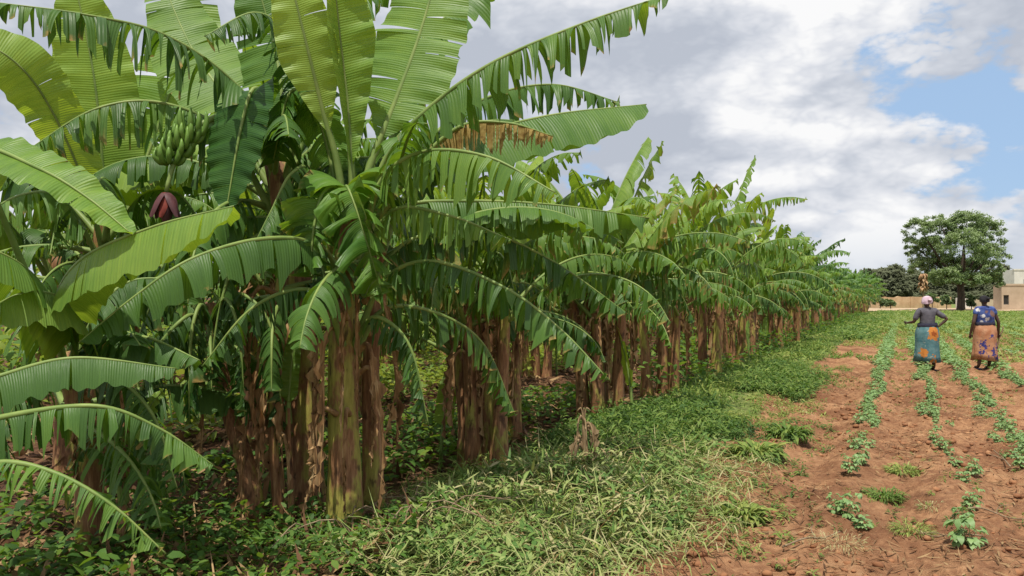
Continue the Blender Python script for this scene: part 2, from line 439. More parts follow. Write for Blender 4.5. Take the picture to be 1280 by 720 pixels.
# --- 1: the plant with the upright pale new leaf
t1, b1 = hero('banana_plant', 432, 5.4, [(430, 560, 5.4), (428, 440, 5.4), (432, 330, 5.4), (437, 250, 5.4)], .110, .07,
              'tallest banana plant, with a pale upright new leaf above its green and yellow stem', 11)
t1.children[0].color = (.62, 0, 0, 1)
H1 = [
 ([(440, 330, 5.4), (440, 230, 5.4), (434, 130, 5.36), (424, 40, 5.3), (412, -80, 5.2)], .25, .78, dict(pf=.30, up=(.1, -1, .1), fold=-.15, fold2=-1.35, droop=0, tear=.03, wave=.02, base=.55, rib_r=1.35)),
 ([(446, 330, 5.4), (456, 225, 5.42), (492, 130, 5.5), (525, 40, 5.6), (556, -70, 5.7)], .35, .60, dict(base=.3, rib_r=1.3, pf=.36, up=(-.25, -1, .25), fold=.05, droop=.2, tear=.12)),
 ([(432, 330, 5.4), (424, 220, 5.36), (404, 140, 5.3), (382, 50, 5.2), (352, -70, 5.1)], .20, 1.0, dict(base=.4, rib_r=1.3, pf=.42, up=(.1, -1, .1), fold=-.2, droop=.2, tear=.10)),
 ([(450, 300, 5.4), (482, 195, 5.3), (540, 130, 5.2), (620, 75, 5.1), (730, 28, 5.0), (838, -8, 4.9)], .29, .42, dict(pf=.24, fold=.75, fold2=.6, droop=2.8, tear=.72, lat=.05, strips=44)),
 ([(455, 300, 5.5), (500, 205, 5.7), (590, 168, 6.0), (690, 143, 6.3), (808, 130, 6.6)], .36, .42, dict(pf=.24, fold=.8, droop=.6, tear=.10, tip=.3)),
 ([(460, 290, 5.6), (520, 190, 6.0), (600, 125, 6.5), (690, 105, 6.8), (775, 128, 7.0)], .27, .25, dict(pf=.22, fold=.7, droop=2.8, tear=.85)),
 ([(470, 270, 5.5), (520, 205, 5.4), (575, 157, 5.35), (635, 153, 5.3), (692, 170, 5.3)], .20, .3, dict(pf=.42, fold=1.1, droop=3, tear=.85, dry=.72)),
 ([(450, 300, 5.3), (478, 222, 5.1), (530, 188, 4.9), (610, 195, 4.7), (694, 240, 4.5)], .30, .55, dict(pf=.18, fold=.85, fold2=.5, droop=2.4, tear=.62)),
 ([(455, 310, 5.5), (500, 258, 5.6), (580, 250, 5.7), (690, 255, 5.8), (812, 272, 5.9)], .28, .40, dict(pf=.16, fold=.75, droop=1.6, tear=.40)),
 ([(445, 420, 5.4), (480, 348, 5.25), (540, 325, 5.1), (630, 358, 4.9), (700, 410, 4.8), (762, 475, 4.7)], .21, .20, dict(pf=.14, fold=.8, droop=2.4, tear=.95)),
 ([(450, 370, 5.5), (510, 300, 5.6), (600, 288, 5.7), (690, 325, 5.8), (785, 392, 5.9)], .23, .12, dict(pf=.14, fold=.7, droop=2.4, tear=.95)),
 ([(437, 285, 5.35), (432, 236, 5.2), (440, 246, 5.05), (458, 300, 4.98), (478, 368, 4.98)],   .32, .50, dict(pf=.10, side=(1, -.15, .2), fold=.75, droop=1.5, tear=.42, wave=.09, rib_r=.6, dry=.15, strips=28)),
 ([(434, 285, 5.35), (420, 238, 5.2), (402, 246, 5.1), (392, 290, 5.02), (388, 345, 5.0)], .24, .52, dict(pf=.10, side=(1, -.15, -.3), fold=.45, droop=1.1, tear=.55, wave=.08, dry=.12, strips=24)),
 ([(450, 330, 5.3), (490, 262, 5.1), (560, 268, 4.95), (640, 300, 4.85)], .20, .62, dict(pf=.2, fold=.8, droop=2.2, tear=.7)),
 ([(428, 300, 5.5), (410, 190, 5.6), (388, 128, 5.6), (362, 118, 5.5), (342, 200, 5.45)], .25, .38, dict(pf=.22, side=(.8, -.6, 0), fold=.2, droop=.8, tear=.25)),
 ([(430, 350, 5.3), (400, 305, 5.1), (330, 297, 4.8), (240, 322, 4.5), (165, 372, 4.35), (98, 428, 4.25)], .25, .26, dict(pf=.12, fold=.75, droop=1.9, tear=.42)),
 ([(430, 430, 5.3), (405, 370, 5.1), (362, 362, 4.95), (308, 390, 4.85), (252, 458, 4.8)], .20, .16, dict(pf=.22, fold=.8, droop=2.2, tear=.75)),
 ([(440, 430, 5.4), (468, 395, 5.2), (512, 430, 5.1), (536, 530, 5.1)], .16, .14, dict(pf=.2, fold=.8, droop=2.2, tear=.9)),
 ([(440, 440, 5.4), (480, 385, 5.4), (545, 390, 5.5), (605, 430, 5.7), (645, 520, 5.8)], .19, .28, dict(pf=.2, fold=.8, droop=2, tear=.9)),
 ([(450, 320, 5.5), (490, 170, 5.9), (520, 60, 6.3), (585, 0, 6.7), (660, -40, 7)], .30, .45, dict(pf=.2, fold=.4, droop=1, tear=.5)),
]
for i, (pts, hw, tone, kw) in enumerate(H1):
    add_leaf(t1, b1, LP(pts), hw, tone, seed=100+i, label={0: 'pale upright new leaf still unrolling', 6: 'dried yellow-brown leaf hanging in shreds', 11: 'crumpled leaf hanging down in front of the heart'}.get(i), **kw)
for i, (px, py, Y, az, ln) in enumerate([(425, 420, 5.3, -2.0, 1.0), (448, 470, 5.3, -.6, .9), (433, 400, 5.28, -1.5, .7), (420, 520, 5.3, -2.3, .6), (440, 360, 5.35, -1.2, .8), (455, 380, 5.4, -.3, .9), (418, 400, 5.35, -2.2, .7), (450, 440, 5.35, -.9, .75), (436, 520, 5.3, -1.5, .6)]):
    dry_hang(t1, b1, at(px, py, Y), az, ln, .06, 400+i)

# --- 1b: thinner stem close behind it
t1b, b1b = hero('banana_plant', 466, 5.75, [(466, 560, 5.75), (464, 450, 5.75), (470, 350, 5.75), (478, 290, 5.75)], .072, .05,
                'slimmer banana plant standing close behind the tallest one, its stem half hidden', 12)
heart_fill(t1b, b1b, at(478, 280, 5.75), 8, 21, 1.2, 1.8)
dry_hang(t1b, b1b, at(466, 400, 5.7), -.6, .9, .07, 415); dry_hang(t1b, b1b, at(462, 420, 5.7), -2.2, .6, .05, 416)

# --- 2: plant with the bunch and flower
t2, b2 = hero('banana_plant', 383, 5.9, [(383, 560, 5.9), (378, 450, 5.9), (370, 340, 5.9), (352, 240, 5.9), (344, 200, 5.9)], .125, .08,
              'banana plant on a thick brown stem, with green fruit and a hanging purple flower', 13)
H2 = [
 ([(345, 270, 5.9), (332, 160, 5.8), (285, 95, 5.6), (205, 42, 5.3), (110, 18, 5.0), (-10, 2, 4.8)], .34, .22, dict(pf=.2, fold=.6, droop=2.6, tear=.9, strips=46)),
 ([(345, 250, 5.9), (333, 140, 5.7), (318, 112, 5.5), (302, 160, 5.38), (284, 258, 5.3)], .25, .16, dict(pf=.36, side=(1, -.3, .25), fold=.15, droop=.2, tear=.06, base=.3)),
 ([(345, 270, 5.9), (285, 168, 5.7), (205, 128, 5.5), (120, 135, 5.3), (30, 190, 5.2)], .34, .26, dict(pf=.2, fold=.7, droop=2.4, tear=.85, strips=46)),
 ([(348, 240, 6.0), (352, 120, 6.1), (338, 40, 6.2), (310, -60, 6.2)], .30, .35, dict(pf=.25, up=(0, -1, .2), fold=.1, droop=.2, tear=.2)),
 ([(350, 240, 5.9), (375, 130, 5.75), (358, 45, 5.5), (318, 15, 5.3), (255, 45, 5.1)], .27, .14, dict(pf=.25, fold=.6, droop=1.8, tear=.6)),
 ([(348, 260, 6.0), (300, 150, 6.3), (240, 60, 6.6), (200, -30, 6.8)], .36, .66, dict(pf=.25, up=(.3, -1, .3), fold=.1, droop=.2, tear=.15)),
 ([(350, 250, 6.0), (385, 150, 6.1), (400, 70, 6.2), (450, 0, 6.4), (520, -20, 6.6)], .28, .3, dict(pf=.25, fold=.5, droop=1.5, tear=.6)),
 ([(360, 330, 5.9), (335, 290, 5.6), (296, 318, 5.4), (272, 395, 5.3), (262, 480, 5.3)], .20, .06, dict(pf=.15, fold=.8, droop=2.2, tear=.8)),
 ([(352, 310, 5.9), (300, 275, 5.75), (232, 312, 5.65), (182, 395, 5.6), (160, 480, 5.6)], .22, .10, dict(pf=.18, fold=.8, droop=2.2, tear=.75)),
 ([(366, 350, 5.9), (385, 310, 5.65), (405, 340, 5.5), (412, 420, 5.45)], .17, .08, dict(pf=.2, fold=.8, droop=2.2, tear=.85, dry=.1)),
 ([(352, 270, 5.7), (380, 210, 5.4), (360, 220, 5.2), (340, 260, 5.15), (320, 300, 5.1)], .2, .3, dict(pf=.25, fold=.6, droop=1.8, tear=.7)),
]
for i, (pts, hw, tone, kw) in enumerate(H2): add_leaf(t2, b2, LP(pts), hw, tone, seed=140+i, **kw)
heart_fill(t2, b2, at(342, 215, 6.0), 9, 25, 1.2, 1.7, (.0, .35), (1.1, .0))
for i, (px, py, Y, az, ln) in enumerate([(372, 400, 5.8, -1.6, .9), (395, 420, 5.8, -.6, .9), (360, 480, 5.85, -2.5, .7), (390, 540, 5.75, -1.3, .5), (402, 560, 5.75, -.7, .45), (376, 430, 5.75, -1.9, 1.1), (388, 470, 5.75, -1.2, .9), (368, 500, 5.75, -2.4, .8)]):
    dry_hang(t2, b2, at(px, py, Y), az, ln, .08, 430+i)
def fruit_bunch(parent, origin):
    pts = LP([(345, 215, 5.85), (300, 150, 5.7), (262, 150, 5.5), (230, 178, 5.38), (214, 215, 5.33), (208, 240, 5.3)])
    C, L = catmull(pts, 20)
    V, Fc = tube(C-origin, np.linspace(.032, .014, 20), 8)
    st = link('fruit_stalk', mesh(V, Fc), parent, [M['rib']])
    g = np.random.default_rng(5)
    for h in range(5):
        c = at(240-7*h+2*(h % 2), 168+9*h, 5.40-.012*h)-origin; geo = []
        for k in range(9):
            a = k/9*2*math.pi+h*.4+.3*(g.random()-.5)
            d = np.array([math.cos(a), math.sin(a), 0]); ln = .12+.05*g.random()-.012*h
            fp = [c+d*.02, c+d*.065+np.array([0, 0, .005]), c+d*.095+np.array([0, 0, ln*.5]), c+d*.09+np.array([0, 0, ln])]
            Cf, _ = catmull(fp, 9)
            geo.append(tube(Cf, np.array([.010, .015, .018, .019, .019, .018, .016, .011, .005]), 6))
        V, Fc = merge(geo); link('banana_hand', mesh(V, Fc), parent, [M['fruit']])
    # the purple bud with a lifted bract
    c = at(208, 243, 5.3)-origin
    prof = [(0, .012), (.02, .028), (.06, .046), (.10, .048), (.15, .038), (.19, .018), (.21, .004)]
    C = np.array([c+np.array([0, 0, -z]) for z, r in prof]); V, Fc = tube(C, np.array([r for z, r in prof]), 12)
    bud = link('flower_bud', mesh(V, Fc), parent, [M['bud']])
    for k, (az, lift, mt) in enumerate([(-2.4, .5, 'bud'), (-.5, .55, 'bud'), (-1.9, .22, 'bractin'), (2.6, .6, 'bud'), (.5, .4, 'bud')]):
        d = np.array([math.cos(az), math.sin(az), 0]); s_ = np.array([-math.sin(az), math.cos(az), 0])
        vs = []; fs = []
        for i in range(7):
            t = i/6; ctr = c+d*(.030+lift*.16*t)+np.array([0, 0, .01-.17*t+.06*lift*math.sin(t*3)])
            w = .043*math.sin(math.pi*(.12+.85*t))**.7
            for j in (-1, -.5, 0, .5, 1): vs.append(ctr+s_*w*j-d*.022*j*j)
        for i in range(6):
            for j in range(4): fs.append((i*5+j, i*5+j+1, i*5+j+6, i*5+j+5))
        link('bract', mesh(vs, fs), bud, [M[mt]])
fruit_bunch(t2, b2)

# --- 3: leaning stem in the shade
t3, b3 = hero('banana_plant', 322, 5.55, [(312, 600, 5.55), (288, 520, 5.6), (270, 440, 5.65), (262, 380, 5.7)], .066, .045,
              'banana plant whose bare brown stem leans left in deep shade under the big leaves', 14)
heart_fill(t3, b3, at(262, 370, 5.7), 6, 22, .7, 1.0, (.0, .35), (.2, -.5))
for i, (pts, hw, tone) in enumerate([
    ([(262, 390, 5.7), (220, 345, 5.4), (160, 368, 5.2), (100, 445, 5.1)], .22, .12), ([(262, 400, 5.7), (232, 395, 5.3), (188, 450, 5.2), (165, 548, 5.2)], .21, .05),
    ([(265, 400, 5.7), (298, 366, 5.4), (338, 405, 5.3), (352, 505, 5.3)], .18, .06), ([(262, 400, 5.7), (250, 380, 5.35), (238, 425, 5.2), (236, 530, 5.2)], .19, .10),
    ([(264, 400, 5.7), (282, 372, 5.3), (300, 420, 5.15), (306, 520, 5.15)], .17, .16), ([(260, 400, 5.8), (200, 330, 5.9), (130, 350, 5.9), (60, 430, 5.9)], .22, .08)]):
    add_leaf(t3, b3, LP(pts), hw, tone, pf=.16, fold=.8, droop=2.3, tear=.82, seed=620+i)
dry_hang(t3, b3, at(275, 470, 5.6), -1.9, .6, .06, 441); dry_hang(t3, b3, at(300, 560, 5.5), -1.2, .5, .06, 442)
# --- 3b: thin fibrous stem
t3b, b3b = hero('banana_plant', 350, 5.6, [(345, 600, 5.6), (341, 500, 5.6), (345, 400, 5.65), (352, 340, 5.7)], .036, .028,
                'thin banana stem wrapped in dead fibre between leaning stem and thick brown stem', 15)
for i in range(7): dry_hang(t3b, b3b, at(345+random.uniform(-6, 6), 370+30*i, 5.6), -1.6+random.uniform(-1.2, 1.2), .7, .05, 450+i)
heart_fill(t3b, b3b, at(352, 340, 5.7), 4, 23, .7, 1.1, (.0, .3), (.4, -.5))

# --- 4: plant behind, upper left, with bright see-through leaves
t4, b4 = hero('banana_plant', 120, 6.6, [(120, 560, 6.6), (122, 420, 6.6), (128, 300, 6.6), (132, 250, 6.6)], .095, .06,
              'banana plant at the upper left whose broad leaves glow yellow-green against the sky', 16)
H4 = [
 ([(132, 320, 6.6), (130, 230, 6.6), (118, 100, 6.5), (92, -30, 6.4)], .33, .90, dict(pf=.22, up=(.1, -1, .2), fold=.05, droop=.1, tear=.06)),
 ([(130, 330, 6.6), (105, 230, 6.3), (60, 130, 6.0), (10, 70, 5.8), (-60, 40, 5.7)], .25, .92, dict(pf=.3, up=(-.3, -1, .5), fold=.1, droop=.3, tear=.08)),
 ([(136, 330, 6.6), (175, 220, 6.6), (220, 90, 6.7), (232, 10, 6.8), (225, -60, 6.8)], .36, .75, dict(pf=.25, up=(0, -1, .2), fold=.1, droop=.2, tear=.2)),
 ([(130, 330, 6.6), (80, 250, 6.3), (20, 245, 6.1), (-60, 300, 6.0)], .28, .45, dict(pf=.2, fold=.6, droop=1.5, tear=.7)),
 ([(136, 330, 6.5), (170, 250, 6.2), (220, 240, 6.0), (260, 290, 5.9)], .26, .2, dict(pf=.2, fold=.6, droop=1.5, tear=.5)),
 ([(130, 300, 6.5), (150, 215, 6.2), (215, 205, 6.0), (260, 225, 5.9)], .25, .95, dict(pf=.25, fold=.8, droop=.8, tear=.1)),
]
for i, (pts, hw, tone, kw) in enumerate(H4): add_leaf(t4, b4, LP(pts), hw, tone, seed=170+i, **kw)
heart_fill(t4, b4, at(132, 280, 6.6), 7, 24, 1.4, 2.0, (.0, .5), (1.1, -.2))
heart_fill(t4, b4, at(128, 330, 6.9), 8, 28, 1.3, 1.8, (.0, .3), (.8, -.3))
dry_hang(t4, b4, at(120, 420, 6.5), -1.6, .9, .08, 461)

# --- 5: near left plant with the big bright folded leaf
t5, b5 = hero('banana_plant', 112, 5.0, [(110, 600, 5.0), (100, 520, 4.95), (84, 440, 4.9)], .085, .06,
              'low banana plant at left with a big bright folded leaf below the purple flower', 17)
H5 = [
 ([(82, 460, 4.9), (70, 385, 4.5), (100, 325, 4.1), (190, 283, 3.9), (292, 257, 3.75)], .25, .74, dict(pf=.2, fold=.95, fold2=.1, droop=1.0, tear=.14, tip=.25)),
 ([(80, 450, 4.9), (0, 260, 4.4), (-30, 185, 4.2), (50, 212, 4.0), (110, 248, 3.95), (166, 294, 3.9)], .15, .66, dict(pf=.42, fold=.25, droop=.4, tear=.06, up=(.4, -.8, .8))),
 ([(82, 460, 4.9), (60, 370, 4.4), (10, 320, 4.0), (-70, 300, 3.8)], .27, .50, dict(pf=.2, fold=.7, droop=1.2, tear=.2)),
 ([(84, 470, 4.9), (95, 420, 4.6), (80, 375, 4.3), (30, 365, 4.1), (-40, 400, 4.0)], .25, .80, dict(pf=.3, fold=.6, droop=1.0, tear=.15)),
 ([(84, 480, 4.85), (120, 425, 4.6), (180, 420, 4.5), (250, 450, 4.4)], .2, .2, dict(pf=.25, fold=.6, droop=1.5, tear=.4)),
 ([(80, 470, 4.9), (40, 400, 4.8), (0, 350, 4.8), (-60, 340, 4.8)], .25, .3, dict(pf=.25, fold=.5, droop=1.5, tear=.6)),
 ([(84, 470, 4.9), (120, 390, 4.9), (165, 350, 5.0), (240, 350, 5.1)], .22, .1, dict(pf=.25, fold=.5, droop=1.5, tear=.5)),
]
for i, (pts, hw, tone, kw) in enumerate(H5): add_leaf(t5, b5, LP(pts), hw, tone, seed=190+i, label='big bright folded leaf' if i == 0 else None, **kw)
heart_fill(t5, b5, at(84, 470, 5.0), 7, 29, 1.0, 1.4, (.0, .35), (.9, -.3), az0=.9, azr=1.7)
for i, (pts, hw, tone) in enumerate([
    ([(84, 480, 4.9), (130, 462, 4.6), (190, 515, 4.5), (222, 610, 4.5)], .18, .14), ([(84, 480, 4.9), (60, 455, 4.7), (20, 500, 4.6), (-10, 590, 4.6)], .19, .10), ([(84, 480, 5.0), (110, 440, 5.1), (150, 470, 5.1), (170, 560, 5.1)], .18, .03)]):
    add_leaf(t5, b5, LP(pts), hw, tone, pf=.18, fold=.8, droop=2.2, tear=.8, seed=640+i)
dry_hang(t5, b5, at(110, 500, 4.9), -1.4, .5, .07, 471); dry_hang(t5, b5, at(125, 480, 4.9), -.4, .6, .07, 472)

# --- 6: young plant out at the left, long low leaves reaching in
b6 = np.array([-2.75, 3.55, 0.0]); b6[2] = gz(b6[0], b6[1])-.03
t6 = thing('banana_plant', b6, 'young banana plant whose long low leaves droop in from the lower left edge', 'banana plant', 'banana plants at the near end of the front row')
stem_obj(t6, b6, [b6, b6+np.array([.02, 0, .5]), b6+np.array([.05, 0, 1.0])], .09, .06, seed=18)
h6 = b6+np.array([.05, 0, .85])
H6 = [
 ([h6, at(-60, 490, 3.6), at(0, 468, 3.7), at(95, 446, 3.8), at(220, 460, 3.95)], .18, .18, dict(pf=.25, fold=.7, droop=1.0, tear=.2)),
 ([h6, at(-70, 545, 3.55), at(0, 520, 3.55), at(120, 506, 3.6), at(200, 535, 3.7), at(268, 582, 3.8)], .17, .30, dict(pf=.22, fold=.75, droop=1.8, tear=.68)),
 ([h6, at(-70, 600, 3.4), at(0, 576, 3.4), at(70, 590, 3.4), at(140, 630, 3.4), at(208, 692, 3.45)], .15, .46, dict(pf=.2, fold=.5, droop=.9, tear=1.0, strips=44)),
 ([h6, at(-110, 420, 3.6), at(-90, 330, 3.7), at(-120, 250, 3.8)], .2, .6, dict(pf=.25, up=(0, -1, .3), fold=.1, droop=.3, tear=.1)),
]
for i, (pts, hw, tone, kw) in enumerate(H6): add_leaf(t6, b6, pts, hw, tone, seed=210+i, **kw)

# --- small pale sucker
b7 = at(150, 372+1650/4.9, 4.9); b7[2] = gz(b7[0], b7[1])
t7 = thing('banana_sucker', b7, 'small banana sucker with a narrow pale leaf in the shade at lower left', 'banana sucker')
stem_obj(t7, b7, [b7, b7+np.array([.02, 0, .45])], .035, .02, seed=19)
add_leaf(t7, b7, [b7+np.array([.02, 0, .4]), at(160, 565, 4.8), at(180, 520, 4.7), at(204, 486, 4.65)], .07, .75, pf=.2, up=(-.3, -1, .3), fold=.1, droop=.3, tear=.1, seed=230)
add_leaf(t7, b7, [b7+np.array([.02, 0, .4]), at(140, 580, 4.8), at(110, 560, 4.75), at(85, 590, 4.7)], .07, .4, pf=.2, fold=.4, droop=.8, tear=.3, seed=231)
b8 = at(366, 372+1650/5.5, 5.5); b8[2] = gz(b8[0], b8[1])
t8 = thing('banana_sucker', b8, 'narrow bright green sucker leaf standing in front of the thick brown stem', 'banana sucker')
stem_obj(t8, b8, [b8, at(362, 560, 5.5), at(361, 510, 5.5)], .02, .012, seed=20)
add_leaf(t8, b8, [at(361, 530, 5.5), at(361, 500, 5.5), at(366, 440, 5.48), at(374, 395, 5.46)], .06, .62, pf=.2, up=(.2, -1, .1), fold=-.3, droop=.1, tear=.02, seed=232)

# ------------------------------------------------------------------ clump prototypes for the rows
def make_clump(seed, nst, hmax, spread, name='banana_clump', leaves=(9, 11), dryn=4):
    g = np.random.default_rng(seed)
    t = thing(name, (0, 0, 0), 'x', 'banana clump')
    o0 = np.zeros(3)
    for k in range(nst):
        a = k/nst*6.283+g.random()
        base = np.array([math.cos(a), math.sin(a), 0])*spread*(.4+.6*g.random()) if k else np.zeros(3)
        h = hmax*(1 if k == 0 else .66+.3*g.random())
        lean = base*.5+np.array([g.random()-.5, g.random()-.5, 0])*.15
        top = base+lean+np.array([0, 0, h])
        stem_obj(t, o0, [base-np.array([0, 0, .05]), base+lean*.3+np.array([0, 0, h*.45]), top], .078+.03*g.random()*h/2, .05, seed=seed*10+k)
        nl = int(g.integers(leaves[0], leaves[1]+1)) - (2 if k > 1 else 0)
        a0 = g.random()*6
        for i in range(nl):
            f = (i+.3)/nl
            az = a0+i*2.4+(g.random()-.5)*.6
            el = 1.45-1.10*f+(g.random()-.5)*.25
            ln = (1.6+.6*g.random())*(.65+.35*h/2.1)*(1 if i else .75)
            P = arc(top-np.array([0, 0, .10+.30*f]), az, el, ln, (.35 if i < 2 else .95)+1.2*g.random()+1.0*max(0, f-.45), twist=(g.random()-.5)*.5)
            up = Z
            tone = float(np.clip(.85-.72*f+(g.random()-.5)*.35, .08, .98))
            add_leaf(t, o0, P, (.20+.08*g.random())*(.7+.3*h/2.1), tone, tear=float(np.clip(.30+.9*f+(g.random()-.5)*.4, .05, .97)), droop=1.5+2.2*f*g.random()+.8*f,
                     fold=.2+.75*f*(.4+.6*g.random()), dry=(0 if g.random() < .6 else .35*g.random())+(.35 if f > .85 and g.random() < .35 else 0), seed=seed*100+k*20+i, strips=34, m=4, nsub=2)
        for j in range(dryn):
            dry_hang(t, o0, base+lean*.6+np.array([0, 0, h*(.62+.3*g.random())]), g.random()*6.3, .5+.5*g.random(), .06+.04*g.random(), seed*50+k*5+j)
    if g.random() < .7:       # one young shoot at the foot
        a = g.random()*6.3; q = np.array([math.cos(a), math.sin(a), 0])*(spread+.2)
        add_leaf(t, o0, [q, q+np.array([.02, 0, .4]), q+np.array([.1, .05, .85]), q+np.array([.25, .1, 1.2])], .11, .8, pf=.35, up=(0, -1, .3), fold=.1, droop=.5, tear=.15, seed=seed*7, strips=12, m=4, nsub=2)
    return t
protos = [make_clump(31, 4, 2.10, .32), make_clump(32, 3, 2.2, .30), make_clump(33, 5, 2.0, .24), make_clump(34, 3, 2.05, .28), make_clump(36, 4, 2.25, .34)]
used = set()
def place_clump(pi, s, p, rz, sc, label, group):
    if pi in used: o = copy_tree(protos[pi])
    else: o = protos[pi]; used.add(pi)
    v = row(s, p); v[2] = gz(v[0], v[1])
    o.location = tuple(v); o.rotation_euler = (0, 0, rz); o.scale = (sc, sc, sc*random.uniform(.97, 1.05))
    tag(o, label, 'banana clump', group)
    return o
FG = 'banana clumps along the front row'
front = [
 (0, 6.75, -3.55, .3, .92, 'banana clump right of the tallest plant, brown stems wrapped in pale dead sheaths'),
 (2, 10.0, -3.6, 1.9, 1.10, 'banana clump with a tight bundle of dark red-brown stems above the green weeds'),
 (4, 13.1, -3.6, 4.0, 1.02, 'banana clump directly beyond the bundle of dark red-brown stems'),
 (1, 16.1, -3.6, 2.6, 1.14, 'banana clump second beyond the bundle of dark red-brown stems'),
 (3, 19.2, -3.6, .9, .98, 'banana clump third beyond the bundle of dark red-brown stems'),
 (0, 22.3, -3.65, 5.2, 1.16, 'banana clump fourth beyond the bundle of dark red-brown stems'),
 (2, 25.4, -3.6, .2, 1.05, 'banana clump fifth beyond the bundle of dark red-brown stems'),
]
for a in front: place_clump(a[0], a[1], a[2], a[3], a[4], a[5], FG)
place_clump(1, 8.3, -4.35, 3.7, .95, 'banana clump set back between the pale-sheathed stems and the dark red-brown bundle', FG)
place_clump(3, 5.2, -7.2, 2.2, 1.12, 'banana clump filling the space behind the plant with the purple flower', FG)
place_clump(4, 6.9, -6.3, 5.6, 1.16, 'banana clump rising behind the tallest plant', FG)
BG = 'banana clumps in the rows behind the front row'
BL = 'banana clump in the shaded rows behind the front row'
k = 0
for p in (-6.7, -9.7):
    s = 9.4 if p > -7 else 11.0
    while s < (28 if p > -7 else 26):
        place_clump((k*2+1) % 5, s+random.uniform(-.3, .3), p+random.uniform(-.25, .25), random.uniform(0, 6.28), random.uniform(.95, 1.08), BL, BG)
        s += 3.0; k += 1
# distant clumps: leaves and stems only, too small to show finer parts
def make_far(seed):
    src = make_clump(seed, 3, 2.1, .32, leaves=(9, 10), dryn=1)
    fv = []; ff = []; fu = []; fd = []; fs_ = []; sv = []; sf = []
    nb = 0; sb = 0
    for o in list(src.children):
        me = o.data; V = np.empty(len(me.vertices)*3, np.float32); me.vertices.foreach_get('co', V); V = V.reshape(-1, 3)
        if o.name.startswith('leaf'):
            fv.append(V); ff += [tuple(i+nb for i in pl.vertices) for pl in me.polygons]; nb += len(V)
            d = np.empty(len(V), np.float32); me.attributes['dry'].data.foreach_get('value', d); fd.append(d); d = np.empty(len(V), np.float32); me.attributes['strip'].data.foreach_get('value', d); fs_.append(d+random.uniform(-.9, .7))
            u = np.zeros((len(V), 2)); u[:, 0] = V[:, 0]*.4+V[:, 2]*.3; u[:, 1] = .5; fu.append(u)
        else:
            sv.append(V); sf += [tuple(i+sb for i in pl.vertices) for pl in me.polygons]; sb += len(V)
    for o in list(src.children):
        for c in list(o.children): bpy.data.objects.remove(c)
        bpy.data.objects.remove(o)
    f = link('foliage', mesh(np.vstack(fv), ff, True, np.vstack(fu), {'dry': np.concatenate(fd), 'strip': np.concatenate(fs_)}), src, [M['leaf']]); f.color = (.38, 0, 0, 1)
    link('stems', mesh(np.vstack(sv), sf), src, [M['stem']])
    return src
far_protos = [make_far(41), make_far(42), make_far(43)]
for p, s0 in ((-6.7, 29.0), (-9.7, 27.0)):
    s = s0
    while s < 62:
        o = copy_tree(far_protos[int(s*7) % 3]); v = row(s, p); v[2] = gz(v[0], v[1]); o.location = tuple(v); o.rotation_euler = (0, 0, random.uniform(0, 6.28))
        tag(o, BL, 'banana clump', BG); s += 3.1
s = 28.5; k = 0
while s < 98:
    o = far_protos[k] if k < 3 else copy_tree(far_protos[k % 3])
    v = row(s+random.uniform(-.3, .3), -3.6+random.uniform(-.25, .25)); v[2] = gz(v[0], v[1])
    o.location = tuple(v); o.rotation_euler = (0, 0, random.uniform(0, 6.28)); q = random.uniform(.84, 1.24); o.scale = (q, q, q*random.uniform(.95, 1.08)); o.rotation_euler[0] = random.uniform(-.06, .06)
    tag(o, 'distant banana clump merging into the far half of the row' if s < 65 else 'tiny banana clump near the vanishing end of the row', 'banana clump',
        'distant banana clumps in the front row' if s < 65 else 'farthest banana clumps of the row')
    s += 3.1; k += 1

